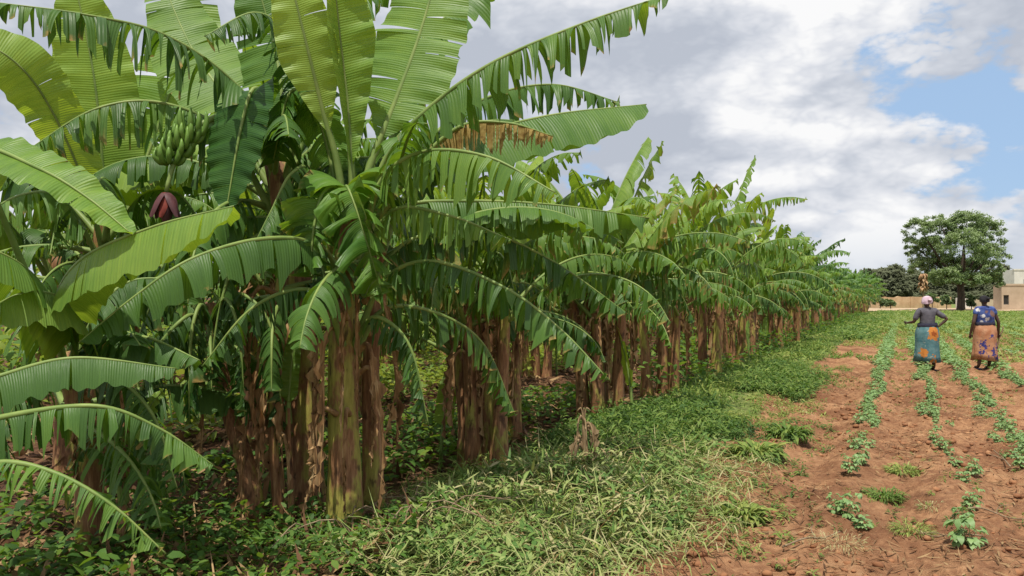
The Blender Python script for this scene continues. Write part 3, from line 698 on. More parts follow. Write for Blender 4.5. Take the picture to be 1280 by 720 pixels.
# ------------------------------------------------------------------ ground
def build_ground():
    def axis(a, b, d, lo, hi, gr):
        x = list(np.arange(a, b, d)); st = d; v = b
        while v < hi: x.append(v); st *= gr; v += st
        x.append(hi); st = d; v = a-d
        pre = []
        while v > lo: pre.append(v); st *= gr; v -= st
        pre.append(lo)
        return np.array(pre[::-1]+x)
    xs = axis(-4, 11, .05, -900, 1600, 1.12); ys = axis(4.0, 20, .05, -40, 2500, 1.06)
    X, Y = np.meshgrid(xs, ys, indexing='xy')
    Zg = ground_z(X, Y); Zg = Zg*sstep(200, 60, np.hypot(X, Y))
    s, p = sp(X, Y)
    soil = sstep(-.25, .25, p-edge_p(s))
    patch = fnoise(X, Y, .35, 31)
    fade = sstep(30, 60, s+6*(patch-.5))
    bare = soil*(1-fade*.92)
    bare = np.maximum(bare, soil*sstep(.58, .7, patch)*.6*sstep(80, 30, s))
    under = sstep(-3.0, -4.2, p)
    ny, nx = X.shape
    idx = np.arange(ny*nx).reshape(ny, nx)
    q = np.stack([idx[:-1, :-1], idx[:-1, 1:], idx[1:, 1:], idx[1:, :-1]], -1).reshape(-1, 4)
    me = fastmesh(np.stack([X, Y, Zg], -1).reshape(-1, 3), q, attrs={'bare': bare.ravel(), 'under': under.ravel()})
    m, nt, ns, ls = new_mat('field_ground')
    geo = ns.new('ShaderNodeNewGeometry'); pos = geo.outputs['Position']
    n1 = noise(ns, ls, pos, 1.3, 6, .6); n2 = noise(ns, ls, pos, 14, 6, .65); n3 = noise(ns, ls, pos, 70, 4, .6)
    nm = mth(ns, ls, 'ADD', mth(ns, ls, 'MULTIPLY', n1, .5), mth(ns, ls, 'MULTIPLY', n2, .5))
    soilc = ramp(ns, ls, nm, [(.3, (.14, .062, .033)), (.46, (.29, .145, .077)), (.58, (.455, .25, .132)), (.72, (.56, .37, .22))])
    soilc = mixc(ns, ls, mth(ns, ls, 'MULTIPLY', smooth_range(ns, ls, n3, .6, .75), .5), soilc, (.42, .30, .20))
    damp = noise(ns, ls, pos, .55, 4, .6)
    soilc = mixc(ns, ls, mth(ns, ls, 'MULTIPLY', smooth_range(ns, ls, damp, .48, .66), .6), soilc, (.15, .062, .032))
    grass = ramp(ns, ls, n2, [(.3, (.10, .145, .040)), (.5, (.17, .225, .062)), (.7, (.26, .29, .10))])
    grass = mixc(ns, ls, smooth_range(ns, ls, n1, .45, .75), grass, (.22, .20, .095))
    lit = ramp(ns, ls, n2, [(.3, (.05, .026, .017)), (.5, (.12, .06, .034)), (.7, (.22, .125, .068))])
    bm = mth(ns, ls, 'ADD', attr(ns, 'bare'), mth(ns, ls, 'MULTIPLY', mth(ns, ls, 'SUBTRACT', n2, .5), .8))
    col = mixc(ns, ls, smooth_range(ns, ls, bm, .3, .6), grass, soilc)
    col = mixc(ns, ls, attr(ns, 'under'), col, lit)
    b = ns.new('ShaderNodeBump'); b.inputs['Strength'].default_value = .8; b.inputs['Distance'].default_value = .05
    n4 = noise(ns, ls, pos, 190, 3, .6)
    ls.new(mth(ns, ls, 'ADD', n2, mth(ns, ls, 'ADD', mth(ns, ls, 'MULTIPLY', n3, .55), mth(ns, ls, 'MULTIPLY', n4, .3))), b.inputs['Height'])
    pr = ns.new('ShaderNodeBsdfPrincipled'); ls.new(col, pr.inputs['Base Color']); pr.inputs['Roughness'].default_value = .95
    pr.inputs['Specular IOR Level'].default_value = .1; ls.new(b.outputs[0], pr.inputs['Normal'])
    o = ns.new('ShaderNodeOutputMaterial'); ls.new(pr.outputs[0], o.inputs[0])
    g = link('ground', me, None, [m]); tag(g, kind='structure')
build_ground()

# ------------------------------------------------------------------ leaf scatter
def lances(base, az, el, ln, wd, curl, tint, twist=None):
    """many small lance leaves: base point, 2 pairs, tip"""
    n = len(base); a = np.asarray(az); e = np.asarray(el)
    hd = np.stack([np.cos(a), np.sin(a), np.zeros(n)], 1); side = np.stack([-np.sin(a), np.cos(a), np.zeros(n)], 1)
    if twist is None: twist = (rng.random(n)-.5)*1.2
    up = np.array([0, 0, 1.])
    def dirv(ee): return hd*np.cos(ee)[:, None]+up*np.sin(ee)[:, None]
    d0 = dirv(e); nrm = np.cross(side, d0)
    sd = side*np.cos(twist)[:, None]+nrm*np.sin(twist)[:, None]
    l3 = (np.asarray(ln)/3)[:, None]; w = np.asarray(wd)[:, None]
    p0 = base; p1 = p0+d0*l3; d1 = dirv(e-np.asarray(curl)*.5); p2 = p1+d1*l3; p3 = p2+dirv(e-np.asarray(curl))*l3
    V = np.stack([p0, p1-sd*w*.5, p1+sd*w*.5, p2-sd*w*.42, p2+sd*w*.42, p3], 1).reshape(-1, 3)
    i = np.arange(n)[:, None]*6
    Q = i+np.array([[1, 2, 4, 3]]); T = np.concatenate([i+np.array([[0, 2, 1]]), i+np.array([[3, 4, 5]])])
    return V, Q, T, np.repeat(tint, 6)
class Bag:
    def __init__(s): s.V = []; s.Q = []; s.T = []; s.t = []; s.n = 0
    def add(s, r):
        V, Q, T, t = r; s.V.append(V); s.Q.append(Q+s.n); s.T.append(T+s.n); s.t.append(t); s.n += len(V)
    def build(s, name, mat, parent=None):
        me = fastmesh(np.vstack(s.V), np.vstack(s.Q), np.vstack(s.T), {'tint': np.concatenate(s.t)})
        return link(name, me, parent, [mat])
def on_ground(x, y, dz=0.0): return np.stack([x, y, ground_z(x, y)+dz], 1)
def rowxy(s, p): return s*RD[0]+p*RP[0], s*RD[1]+p*RP[1]

def weeds(n, s0, s1, pf, hmax, size, tint, bag, dens=None):
    """leafy weeds: every plant a little dome of lance leaves"""
    s = s0+(s1-s0)*rng.random(n); p = pf(s, rng.random(n))
    x, y = rowxy(s, p)
    if dens is not None:
        k = rng.random(n) < dens(x, y, s, p); x, y, s, p = x[k], y[k], s[k], p[k]
    k = np.hypot(x-SHOOT[0], (y-SHOOT[1])*.7) > .42; x, y, s, p = x[k], y[k], s[k], p[k]
    n = len(x); per = 16
    hh = hmax*(.35+.65*fnoise(x, y, 1.2, 7))*(.6+.6*rng.random(n))
    tt = tint(x, y, s, p)+(rng.random(n)-.5)*.42
    X = np.repeat(x, per); Yy = np.repeat(y, per); Hh = np.repeat(hh, per); N = n*per
    a = rng.random(N)*6.283; f = rng.random(N); r = Hh*.55*np.sqrt(rng.random(N))
    bx = X+np.cos(a)*r; by = Yy+np.sin(a)*r
    b = on_ground(bx, by); b[:, 2] += Hh*f*(1-.4*(r/(Hh*.55+1e-6))**2)
    sz = size*(.6+.8*rng.random(N))
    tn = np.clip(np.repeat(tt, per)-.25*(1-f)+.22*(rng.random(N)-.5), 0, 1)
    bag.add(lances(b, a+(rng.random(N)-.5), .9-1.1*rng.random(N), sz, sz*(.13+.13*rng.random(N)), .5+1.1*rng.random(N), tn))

def straw_fun(bag, n, x, y, h, L, W, tlo, thi):
    b = on_ground(x, y); b[:, 2] += h*rng.random(n)
    bag.add(lances(b, rng.random(n)*6.283, (rng.random(n)-.3)*1.1, L*(.5+rng.random(n)), W*(.5+rng.random(n)), (rng.random(n)-.2)*2.0, tlo+(thi-tlo)*rng.random(n)))

SHOOT = at(728, 372+1650/6.7, 6.7)-np.array([0, .25, 0])
wb = Bag()
lush = lambda x, y, s, p: np.clip(.60+.9*(fnoise(x, y, .9, 3)-.5)+.25*(vnoise(x, y, 3, 8)-.5)+.18*sstep(8, 5, s), 0, 1)
gap_ok = lambda x, y, s, p: np.clip(.04+1.1*sstep(.42, .62, fnoise(x, y, .8, 15))+.4*sstep(-2.4, -3.0, p), 0, 1)*(.35+.65*sstep(.1, .9, edge_p(s)-p))
PFv = lambda s, r: -3.5+(edge_p(s)+3.5)*r
weeds(2600, 5.3, 10, PFv, .25, .075, lush, wb, gap_ok)
weeds(3200, 9, 18, PFv, .24, .09, lush, wb, gap_ok)
weeds(2600, 17, 34, PFv, .28, .13, lush, wb, gap_ok)
weeds(2200, 33, 95, lambda s, r: -3.6+(2.6)*r, .30, .25, lush, wb)
# lush mound below the dark red-brown stems and the tongue further along
weeds(900, 7.2, 11.0, lambda s, r: -3.4+1.2*r, .42, .10, lambda x, y, s, p: np.full(len(x), .45), wb)
weeds(500, 13.5, 17.5, lambda s, r: -2.6+1.2*r, .34, .11, lambda x, y, s, p: np.full(len(x), .52), wb)
weeds(1100, 4.6, 22, lambda s, r: edge_p(s)+4.6*r**1.5, .07, .045, lambda x, y, s, p: np.full(len(x), .62), wb, lambda x, y, s, p: sstep(.42, .68, fnoise(x, y, 1.0, 66)))
# along the soil edge, thinning into it
weeds(750, 5, 20, lambda s, r: edge_p(s)-.1+1.1*r**2, .12, .06, lush, wb)
n = 26000; s = 4.6+22*rng.random(n)**1.5; p = -3.5+(edge_p(s)+.15+3.5)*rng.random(n); x, y = rowxy(s, p)
kk = (rng.random(n) < sstep(.42, .66, fnoise(x, y, 1.6, 33))*(.25+.75*sstep(.0, .9, edge_p(s)-p))) & (np.hypot(x-SHOOT[0], (y-SHOOT[1])*.7) > .42); x, y, s = x[kk], y[kk], s[kk]; n = len(x)
b = on_ground(x, y); b[:, 2] += .22*rng.random(n)**1.5
wb.add(lances(b, rng.random(n)*6.283, 1.3-1.2*rng.random(n), .06+.13*rng.random(n)**1.5, (.006+.008*rng.random(n))*(1+s*.05), 1.5*rng.random(n), np.clip(.62+.5*(rng.random(n)-.5), 0, 1)))
wv = wb.build('verge_weeds', M['weed']); tag(wv, 'dense green weeds covering the strip between the bananas and the bare field', 'weeds', kind='stuff')

# far field cover
fb = Bag()
def fieldfar(n, s0, s1, p0, p1, size, h, dens):
    s = s0+(s1-s0)*rng.random(n)**1.3; p = p0+(p1-p0)*rng.random(n)
    x, y = rowxy(s, p)
    k = rng.random(n) < dens(x, y, s, p); x, y = x[k], y[k]; n = len(x); per = 9
    X = np.repeat(x, per)+(rng.random(n*per)-.5)*size*2.2; Yy = np.repeat(y, per)+(rng.random(n*per)-.5)*size*2.2; N = n*per
    b = on_ground(X, Yy); b[:, 2] += h*.6*rng.random(N)
    sz = size*(.6+.8*rng.random(N)); t = np.clip(np.repeat(.66+.5*(fnoise(x, y, .2, 3)-.5), per)+.35*(rng.random(N)-.5), 0, 1)
    fb.add(lances(b, rng.random(N)*6.283, 1.1*rng.random(N), sz, sz*.3, 1.2*rng.random(N), t))
fieldfar(6000, 23, 48, -1.8, 12, .10, .08, lambda x, y, s, p: sstep(.42, .72, fnoise(x, y, .35, 31)+.30*sstep(24, 40, s)))
fieldfar(5200, 42, 110, -2.5, 22, .20, .12, lambda x, y, s, p: .25+.7*vnoise(x, y, .25, 3))
tag(fb.build('field_grass', M['weed']), 'low green growth spreading over the far part of the field', 'grass', kind='stuff')

# cut weeds drying in the foreground
sb_ = Bag()
n = 17000
s = 3.6+3.6*rng.random(n)**.9; p = -3.1+(edge_p(s)+.25+3.1)*rng.random(n); x, y = rowxy(s, p)
dm = fnoise(x, y, 1.3, 44)*.75+.35*sstep(7.2, 5.6, s); kk = rng.random(n) < sstep(.46, .66, dm)
x, y = x[kk], y[kk]; n = len(x)
hp = .28*sstep(.35, .75, fnoise(x, y, 1.1, 52))+.03
straw_fun(sb_, n, x, y, hp, .13, .016, 0, .95)
n = 4200; s = 3.6+4.2*rng.random(n); p = -3.2+(edge_p(s)+.7+3.2)*rng.random(n); x, y = rowxy(s, p)
straw_fun(sb_, n, x, y, .15, .22, .008, .3, 1.0)
n = 1300; s = 3.6+4.2*rng.random(n); p = -3.2+(edge_p(s)+.3+3.2)*rng.random(n); x, y = rowxy(s, p)
straw_fun(sb_, n, x, y, .12, .36, .006, .2, 1.0)
n = 15000; s = 3.8+4.5*rng.random(n); p = -3.2+(edge_p(s)+.3+3.2)*rng.random(n); x, y = rowxy(s, p)
kk = rng.random(n) < sstep(.40, .62, fnoise(x, y, 1.5, 77)); x, y = x[kk], y[kk]; n = len(x)
straw_fun(sb_, n, x, y, .17, .075, .022, 0, .55)
tag(sb_.build('cut_weeds', M['straw']), 'pale drying heap of cut weeds and straw along the foreground', 'cut weeds', kind='stuff')

# crumbs and clods of hoed earth
def clods():
    ico = []; t_ = (1+5**.5)/2
    for a, b in ((-1, t_), (1, t_), (-1, -t_), (1, -t_)): ico.append((a, b, 0))
    for a, b in ((-1, t_), (1, t_), (-1, -t_), (1, -t_)): ico.append((0, a, b))
    for a, b in ((t_, -1), (t_, 1), (-t_, -1), (-t_, 1)): ico.append((a, 0, b))
    ico = norm(np.array(ico)); T0 = np.array([(0,11,5),(0,5,1),(0,1,7),(0,7,10),(0,10,11),(1,5,9),(5,11,4),(11,10,2),(10,7,6),(7,1,8),(3,9,4),(3,4,2),(3,2,6),(3,6,8),(3,8,9),(4,9,5),(2,4,11),(6,2,10),(8,6,7),(9,8,1)])
    n = 12000; s = 4.2+14*rng.random(n)**1.6; p = edge_p(s)-.1+4.6*rng.random(n); x, y = rowxy(s, p)
    kk = rng.random(n) < sstep(.3, .7, fnoise(x, y, 1.1, 91)); x, y, s = x[kk], y[kk], s[kk]; n = len(x)
    r = (.005+.024*rng.random(n)**6)*(1+.03*s); b = on_ground(x, y); b[:, 2] += r*.25
    V = b[:, None, :]+ico[None]*r[:, None, None]*(.65+.7*rng.random((n, 12, 1)))*np.array([1.15, 1, .7])
    T = (np.arange(n)*12)[:, None, None]+T0[None]
    o = link('soil_clods', fastmesh(V.reshape(-1, 3), None, T.reshape(-1, 3)), None, [simple_mat('clod_earth', [(.3, (.15, .062, .03)), (.55, (.31, .145, .07)), (.75, (.45, .25, .13))], 4, (1, 1, 1), .95, .4, .02)])
    tag(o, 'crumbs and clods of red earth on the hoed soil', 'clods', kind='stuff')
clods()
# straw bits lying on the soil
lb = Bag()
n = 15000; s = 4+16*rng.random(n)**1.5; p = -1.7+4.6*rng.random(n); x, y = rowxy(s, p)
kk = rng.random(n) < sstep(.40, .68, fnoise(x, y, .9, 71)); x, y = x[kk], y[kk]; n = len(x)
b = on_ground(x, y, .012)
lb.add(lances(b, rng.random(n)*6.283, (rng.random(n)-.4)*.5, .05+.12*rng.random(n), .004+.010*rng.random(n), (rng.random(n)-.5)*.9, .25+.75*rng.random(n)))
# fallen leaf litter under the bananas
n = 9000; s = 2+24*rng.random(n)**1.3; p = -3.1-7.5*rng.random(n)**1.2; x, y = rowxy(s, p)
b = on_ground(x, y, .02)
lb.add(lances(b, rng.random(n)*6.283, (rng.random(n)-.4)*.9, .10+.3*rng.random(n), .02+.06*rng.random(n), (rng.random(n)-.3)*2, rng.random(n)))
n = 5000; s = 1.5+3.6*rng.random(n); p = -2.7-2.2*rng.random(n); x, y = rowxy(s, p)
b = on_ground(x, y, .03); b[:, 2] += .10*rng.random(n)
lb.add(lances(b, rng.random(n)*6.283, (rng.random(n)-.3)*.9, .08+.25*rng.random(n), .008+.03*rng.random(n), (rng.random(n)-.3)*2, .3+.7*rng.random(n)))
tag(lb.build('leaf_litter', M['litter']), 'dry leaf litter and straw scattered over the soil', 'litter', kind='stuff')

# undergrowth in the shade and the sunlit thicket behind the rows
ub = Bag()
def under(n, s0, s1, p0, p1, h, size, t0, per=18):
    s = s0+(s1-s0)*rng.random(n); p = p0+(p1-p0)*rng.random(n); x, y = rowxy(s, p)
    hh = h*(.4+.9*fnoise(x, y, .6, 61))
    X = np.repeat(x, per); Yy = np.repeat(y, per); Hh = np.repeat(hh, per); N = n*per
    a = rng.random(N)*6.283; r = (.15+.35*Hh)*np.sqrt(rng.random(N))
    b = on_ground(X+np.cos(a)*r, Yy+np.sin(a)*r); b[:, 2] += Hh*rng.random(N)**.8
    sz = size*(.6+.8*rng.random(N))
    ub.add(lances(b, a, .8-1.2*rng.random(N), sz, sz*(.35+.25*rng.random(N)), 1.2*rng.random(N), np.clip(t0+.5*(rng.random(N)-.5), 0, 1)))
under(380, 2.2, 4.6, -4.6, -2.6, .30, .055, .42)
under(200, 1.2, 4.0, -6.0, -3.6, .45, .08, .40)
under(240, 5, 12, -6.0, -4.0, .35, .10, .5)
under(420, 6, 22, -9.3, -6.9, .5, .13, .8)
under(420, 18, 60, -6.4, -4.0, .7, .16, .5)
under(300, 12, 75, -3.9, -3.0, .62, .13, .45)
under(400, 30, 90, -13.0, -8.0, 1.4, .3, .6)
under(900, 6, 36, -16.0, -11.2, 1.5, .22, .70)
under(500, 8, 40, -19.0, -16, 3.0, .30, .7)
tag(ub.build('undergrowth', M['under']), 'leafy undergrowth beneath and behind the banana rows', 'undergrowth', kind='stuff')

# ------------------------------------------------------------------ crop plants in rows
def make_crop(seed):
    g = np.random.default_rng(seed)
    t = thing('crop_plant', (0, 0, 0), 'x', 'crop plant', 'x')
    geo = []; nst = 3; bg = Bag(); bs = []; az = []; el = []; ln = []; tn = []
    for k in range(nst):
        a = g.random()*6.3; hgt = .16+.16*g.random(); d = np.array([math.cos(a), math.sin(a), 0])
        C, _ = catmull([d*.01-np.array([0, 0, .02]), d*.03+np.array([0, 0, hgt*.5]), d*.08*(.5+g.random())+np.array([0, 0, hgt])], 6)
        geo.append(tube(C, np.linspace(.006, .003, 6), 5))
        for i in range(8):
            f = .25+.75*i/7; q = C[min(5, int(f*5))]
            la = i*2.4+a+g.random(); st = .04+.05*g.random(); dd = np.array([math.cos(la), math.sin(la), .6])*st
            Cp = np.array([q, q+dd]); geo.append(tube(Cp, np.array([.003, .002]), 4))
            for dv in (-.75, 0, .75):
                bs.append(q+dd); az.append(la+dv); el.append(.35-.5*g.random()); ln.append(.075+.045*g.random()); tn.append(.35+.5*g.random())
    sv = rng.bit_generator.state
    bg.add(lances(np.array(bs), np.array(az), np.array(el), np.array(ln), np.array(ln)*.55, .9+.5*g.random(len(bs)), np.array(tn), (g.random(len(bs))-.5)*.7))
    V, Fc = merge(geo)
    link('stem', mesh(V, Fc), t, [M['cropstem']]); bg.build('foliage', M['crop'], t)
    return t
crops = [make_crop(60+i) for i in range(4)]
usedc = set()
rows_def = [(-.42, 'leftmost crop row'), (.40, 'crop row ending at the woman in pink headwrap'), (1.12, 'crop row ending at the woman in blue'), (1.92, 'rightmost crop row')]
spots = []
for ri, (p0, nm) in enumerate(rows_def):
    s = 5.0
    while s < 34:
        s += random.uniform(.08, .19) if s > 8.6 else random.uniform(.12, .28)
        dens = vnoise(s, ri*9.0, .55, 80)
        if ri == 0: keep = s > 8.6 or 6.1 < s < 8.2
        elif ri == 1: keep = (5.55 < s < 6.3) or s > 7.3
        elif ri == 2: keep = s > 8.6
        else: keep = s > 11
        if keep and dens > (.38 if s < 9.5 else .27 if s < 16 else .2): spots.append((s, p0+random.gauss(0, .06)+.05*math.sin(s*1.3), ri))
spots = [q for q in spots if q[0] > 8.9]
for px, py, ri in ((1062, 602, 0), (1076, 588, 0), (1088, 566, 0), (1078, 552, 0), (1092, 540, 0), (1098, 528, 0), (1060, 655, 0), (1078, 664, 0), (1044, 650, 0), (1211, 692, 1), (1206, 662, 1), (1214, 648, 1), (1204, 610, 1), (1216, 600, 1), (1196, 592, 1),
                   (1186, 578, 1), (1174, 568, 1), (1166, 556, 1), (1172, 540, 1), (1248, 560, 2), (1240, 548, 2), (1256, 575, 2), (1276, 588, 2)):
    Y = 1650/(py-372); v = at(px, py, Y); s_, p_ = sp(v[0], v[1]); spots.append((float(s_), float(p_), ri))
spots.sort()
ind = spots[:300]; rest = spots[300:]
for k, (s, p, ri) in enumerate(ind):
    pi = k % 4
    if pi in usedc: o = copy_tree(crops[pi])
    else: o = crops[pi]; usedc.add(pi)
    v = row(s, p); v[2] = gz(v[0], v[1])-.005
    q = random.uniform(.65, 1.05)*(.70 if s < 6.3 else .55 if s < 9 else .44); o.location = tuple(v); o.rotation_euler = (random.uniform(-.15, .15), random.uniform(-.15, .15), random.uniform(0, 6.3)); o.scale = (q, q, q*random.uniform(.7, 1.2))
    tag(o, 'leafy crop seedling in the '+rows_def[ri][1], 'crop plant', 'seedlings in the '+rows_def[ri][1])
if True:
    cb = Bag()
    pts = list(rest)
    for ri in range(0, 8):
        p0 = -.42+.8*ri
        for s in np.arange(30 if ri < 4 else 14, 60, .35):
            if vnoise(s, ri*5., .4, 12) > .35: pts.append((s+random.uniform(-.1, .1), p0+random.uniform(-.1, .1), ri))
    A = np.array(pts); per = 16; n = len(A)*per
    x, y = rowxy(np.repeat(A[:, 0], per), np.repeat(A[:, 1], per)); a = rng.random(n)*6.3; r = .10*np.sqrt(rng.random(n))
    b = on_ground(x+np.cos(a)*r, y+np.sin(a)*r); b[:, 2] += .02+.13*rng.random(n)
    cb.add(lances(b, a, .4-.6*rng.random(n),   .07+.04*rng.random(n), .04+.02*rng.random(n), 1.1*rng.random(n), .3+.6*rng.random(n)))
    tag(cb.build('far_crop_rows', M['crop']), 'more crop seedlings merging together in the far part of the rows', 'crop', kind='stuff')

# weed tufts standing on the soil
def tuft(px, py, hgt, wid, n, label, tl, th, matk='weed', lw=.10, name='weed_tuft'):
    Y = 1650/(py-372); v = at(px, py, Y); v[2] = gz(v[0], v[1])
    t = thing(name, v, label, 'weed tuft', 'weed tufts on the hoed soil')
    bg = Bag(); a = rng.random(n)*6.283; r = wid*np.sqrt(rng.random(n))*.7
    b = np.stack([np.cos(a)*r, np.sin(a)*r, hgt*.5*rng.random(n)**1.5], 1)
    L = hgt*(.6+.7*rng.random(n))
    bg.add(lances(b, a+(rng.random(n)-.5)*.9, .3+.9*rng.random(n), L, L*lw*(.7+.7*rng.random(n)), .9+1.3*rng.random(n), tl+(th-tl)*rng.random(n)))
    bg.build('blades', M[matk], t)
tuft(1105, 622, .09, .19, 420, 'bright green grassy weed tuft lying between the first two crop rows', .35, .62)
tuft(1130, 592, .09, .20, 380, 'yellowish weed tuft just behind the bright green one between the crop rows', .55, .95)
tuft(945, 578, .16, .28, 620, 'round weed clump at the verge edge with pale drooping leaves', .4, .9, lw=.16)
tuft(985, 555, .16, .24, 420, 'flat green weed clump behind the round one at the verge edge', .3, .7, lw=.16)
tuft(1140, 672, .10, .16, 240, 'thin sparse weed tuft at the bottom between the crop rows', .55, 1.0, lw=.06)
tuft(1050, 690, .05, .26, 300, 'wilted straw-coloured weed tuft in the bottom foreground soil', .7, 1.0, 'straw', .07)
tuft(925, 650, .14, .20, 300, 'small leafy weed tuft where the soil meets the cut weeds', .4, .9, lw=.2)
tuft(1165, 640, .06, .16, 120, 'flat scrap of pale dry grass on the soil near the second crop row', .7, 1.0, 'straw', .08)

# dry sticks on the ground
def stick(px, py, az, ln, r, label, lift=.03):
    Y = 1650/(py-372); v = at(px, py, Y); v[2] = gz(v[0], v[1])
    d = np.array([math.cos(az), math.sin(az), 0]); nn = np.array([-d[1], d[0], 0])
    pts = [np.zeros(3)-d*ln/2, nn*.03*random.uniform(-1, 1)-d*ln*.15, nn*.05*random.uniform(-1, 1)+d*ln*.2, d*ln/2]
    for q in pts: q[2] = gz(v[0]+q[0], v[1]+q[1])-v[2]+lift
    C, _ = catmull(pts, 12); a = tube(C, np.linspace(r, r*.5, 12), 6)
    tw, _ = catmull([C[6], C[6]+nn*.08+d*.05+np.array([0, 0, .03]), C[6]+nn*.14+d*.14+np.array([0, 0, .03])], 6)
    V, Fc = merge([a, tube(tw, np.linspace(r*.6, r*.3, 6), 5)])
    o = link('dry_stick', mesh(V, Fc), None, [M['twig']]); o.location = tuple(v)
    tag(o, label, 'stick', 'dry sticks on the ground')
stick(1252, 580, 1.2, .8, .009, 'pale dry stick slanting at the right edge of the soil', .05)
stick(1015, 680, .5, .55, .008, 'brown dry stick lying in the bottom foreground soil')
stick(1240, 655, -.2, .5, .007, 'thin dry stick lying on the soil near the lower right')
stick(1185, 682, 2.6, .4, .006, 'short dry twig lying left of the nearest large seedling')
# tangled dry stalks at the foot of the near stems
tb = []
for i in range(46):
    v = at(random.uniform(385, 560), 0, 1); px = random.uniform(375, 560); Y = random.uniform(4.9, 5.7)
    q = at(px, 372+1650/Y, Y); q[2] = gz(q[0], q[1])
    a = random.uniform(0, 6.28); ln = random.uniform(.3, .7)
    C, _ = catmull([q, q+np.array([math.cos(a)*ln*.3, math.sin(a)*ln*.3, random.uniform(.05, .28)]), q+np.array([math.cos(a)*ln, math.sin(a)*ln, random.uniform(.0, .25)])], 9)
    tb.append(tube(C, np.linspace(.006, .003, 9), 5))
V, Fc = merge(tb); tag(link('dry_stalks', mesh(V, Fc), None, [M['twig']]), 'tangle of dry stalks at the foot of the near banana stems', 'dry stalks', kind='stuff')

# withered banana shoot standing alone in the weeds
vq = at(728, 372+1650/6.7, 6.7); vq[2] = gz(vq[0], vq[1])
M['pale'] = simple_mat('bleached_dead_leaf', [(.25, (.12, .075, .04)), (.5, (.29, .20, .11)), (.75, (.44, .34, .20))], 14, (1, 1, .3), .8, .4)
td = thing('withered_banana_shoot', vq, 'withered pale brown banana shoot with collapsed leaves standing alone in the weeds', 'dead shoot')
td.scale = (.55, .55, 1)
top = at(731, 528, 6.7); C, _ = catmull([vq, (vq+top)/2+np.array([.02, 0, 0]), top], 8)
V, Fc = tube(C-vq, np.linspace(.035, .028, 8), 8); link('stem', mesh(V, Fc), td, [M['pale']])
for i in range(9):
    o = dry_hang(td, vq, top+np.array([0, 0, -.03*i]), i*.75-2.2, .42+.12*(i % 3), .05, 500+i); o.data.materials[0] = M['pale']
for i in range(3):
    C, _ = catmull([top-vq, top-vq+np.array([.04*(i-1), -.02, .12]), top-vq+np.array([.10*(i-1), -.05, .10])], 7)
    V, Fc = tube(C, np.linspace(.014, .005, 7), 6); link('dead_stalk', mesh(V, Fc), td, [M['pale']])

# ------------------------------------------------------------------ background trees
def tree(name, px, Y, blobs, nleaf, leafsize, label, matk, trunk_r, seed, group=None, tone=.5, trunk_h=None, limbs=True):
    g = np.random.default_rng(seed)
    b = at(px, 372+1650/Y, Y); b[2] = 0
    t = thing(name, b, label, 'tree', group)
    cs = []
    for (bx, by, dy, rx, rz) in blobs:
        c = at(bx, by, Y+dy)-b; cs.append((c, rx*Y/F, rz*Y/F))
    geo = []
    th = trunk_h if trunk_h else min(c[2]-r for c, rx, r in cs)*1.1
    ztop = max(th, 1.0)
    C, _ = catmull([np.array([0, 0, -.3]), np.array([.05, 0, ztop*.5]), np.array([-.05, 0, ztop])], 10)
    geo.append(tube(C, trunk_r*np.interp(np.linspace(0, 1, 10), [0, .15, 1], [1.5, 1.05, .85]), 10))
    if limbs:
        for c, rx, rz in cs:
            mid = (C[-1]+c)/2+np.array([g.random()-.5, g.random()-.5, 0])*rx*.3
            Cl, _ = catmull([C[-1]-np.array([0, 0, .3]), mid, c+np.array([0, 0, rz*.3])], 8)
            geo.append(tube(Cl, np.linspace(trunk_r*.55, trunk_r*.12, 8), 6))
    V, Fc = merge(geo); link('trunk', mesh(V, Fc), t, [M['bark']])
    bg = Bag(); tot = sum(rx*rx for c, rx, rz in cs)
    for c, rx, rz in cs:
        # every lobe is a set of leaf tufts near its shell
        nt_ = max(6, int(nleaf/90*rx*rx/tot)); per = 90; 
        d = g.normal(size=(nt_, 3)); d = norm(d); d[:, 2] = np.where(d[:, 2] < -.55, -d[:, 2], d[:, 2])
        rr = ((.60 if matk == 'tree' else .25)+(1.02-(.60 if matk == 'tree' else .25))*g.random(nt_))[:, None]
        tc = c+d*rr*np.array([rx, rx, rz]); ts = rx*(.10+.15*g.random(nt_))
        q = g.normal(size=(nt_*per, 3)); q = norm(q)*(g.random(nt_*per)**.45)[:, None]
        P = np.repeat(tc, per, 0)+q*np.repeat(ts, per)[:, None]*np.array([1.15, 1.15, .75])
        n = len(P); sz = leafsize*(.6+.8*g.random(n))
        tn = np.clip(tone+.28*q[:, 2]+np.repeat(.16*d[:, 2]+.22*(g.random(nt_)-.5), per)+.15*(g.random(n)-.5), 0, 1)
        bg.add(lances(P, g.random(n)*6.283, 1.0-1.9*g.random(n), sz, sz*.5, g.random(n), tn))
    bg.build('crown', M[matk], t)
    return t
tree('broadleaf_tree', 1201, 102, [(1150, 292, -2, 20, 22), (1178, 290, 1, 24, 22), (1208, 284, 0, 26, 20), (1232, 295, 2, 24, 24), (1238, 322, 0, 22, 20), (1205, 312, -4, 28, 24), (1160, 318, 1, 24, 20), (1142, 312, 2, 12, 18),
      (1180, 335, 2, 26, 17), (1220, 338, 4, 26, 16), (1150, 338, 5, 16, 13), (1243, 338, -2, 12, 15), (1195, 345, 0, 18, 12), (1232, 352, 1, 20, 12), (1215, 350, -5, 18, 10), (1180, 348, -5, 20, 12), (1168, 350, 0, 18, 11)], 84000, .23, 'large dark green spreading tree standing alone behind the two women', 'tree', .46, 71, tone=.74, trunk_h=3.6)
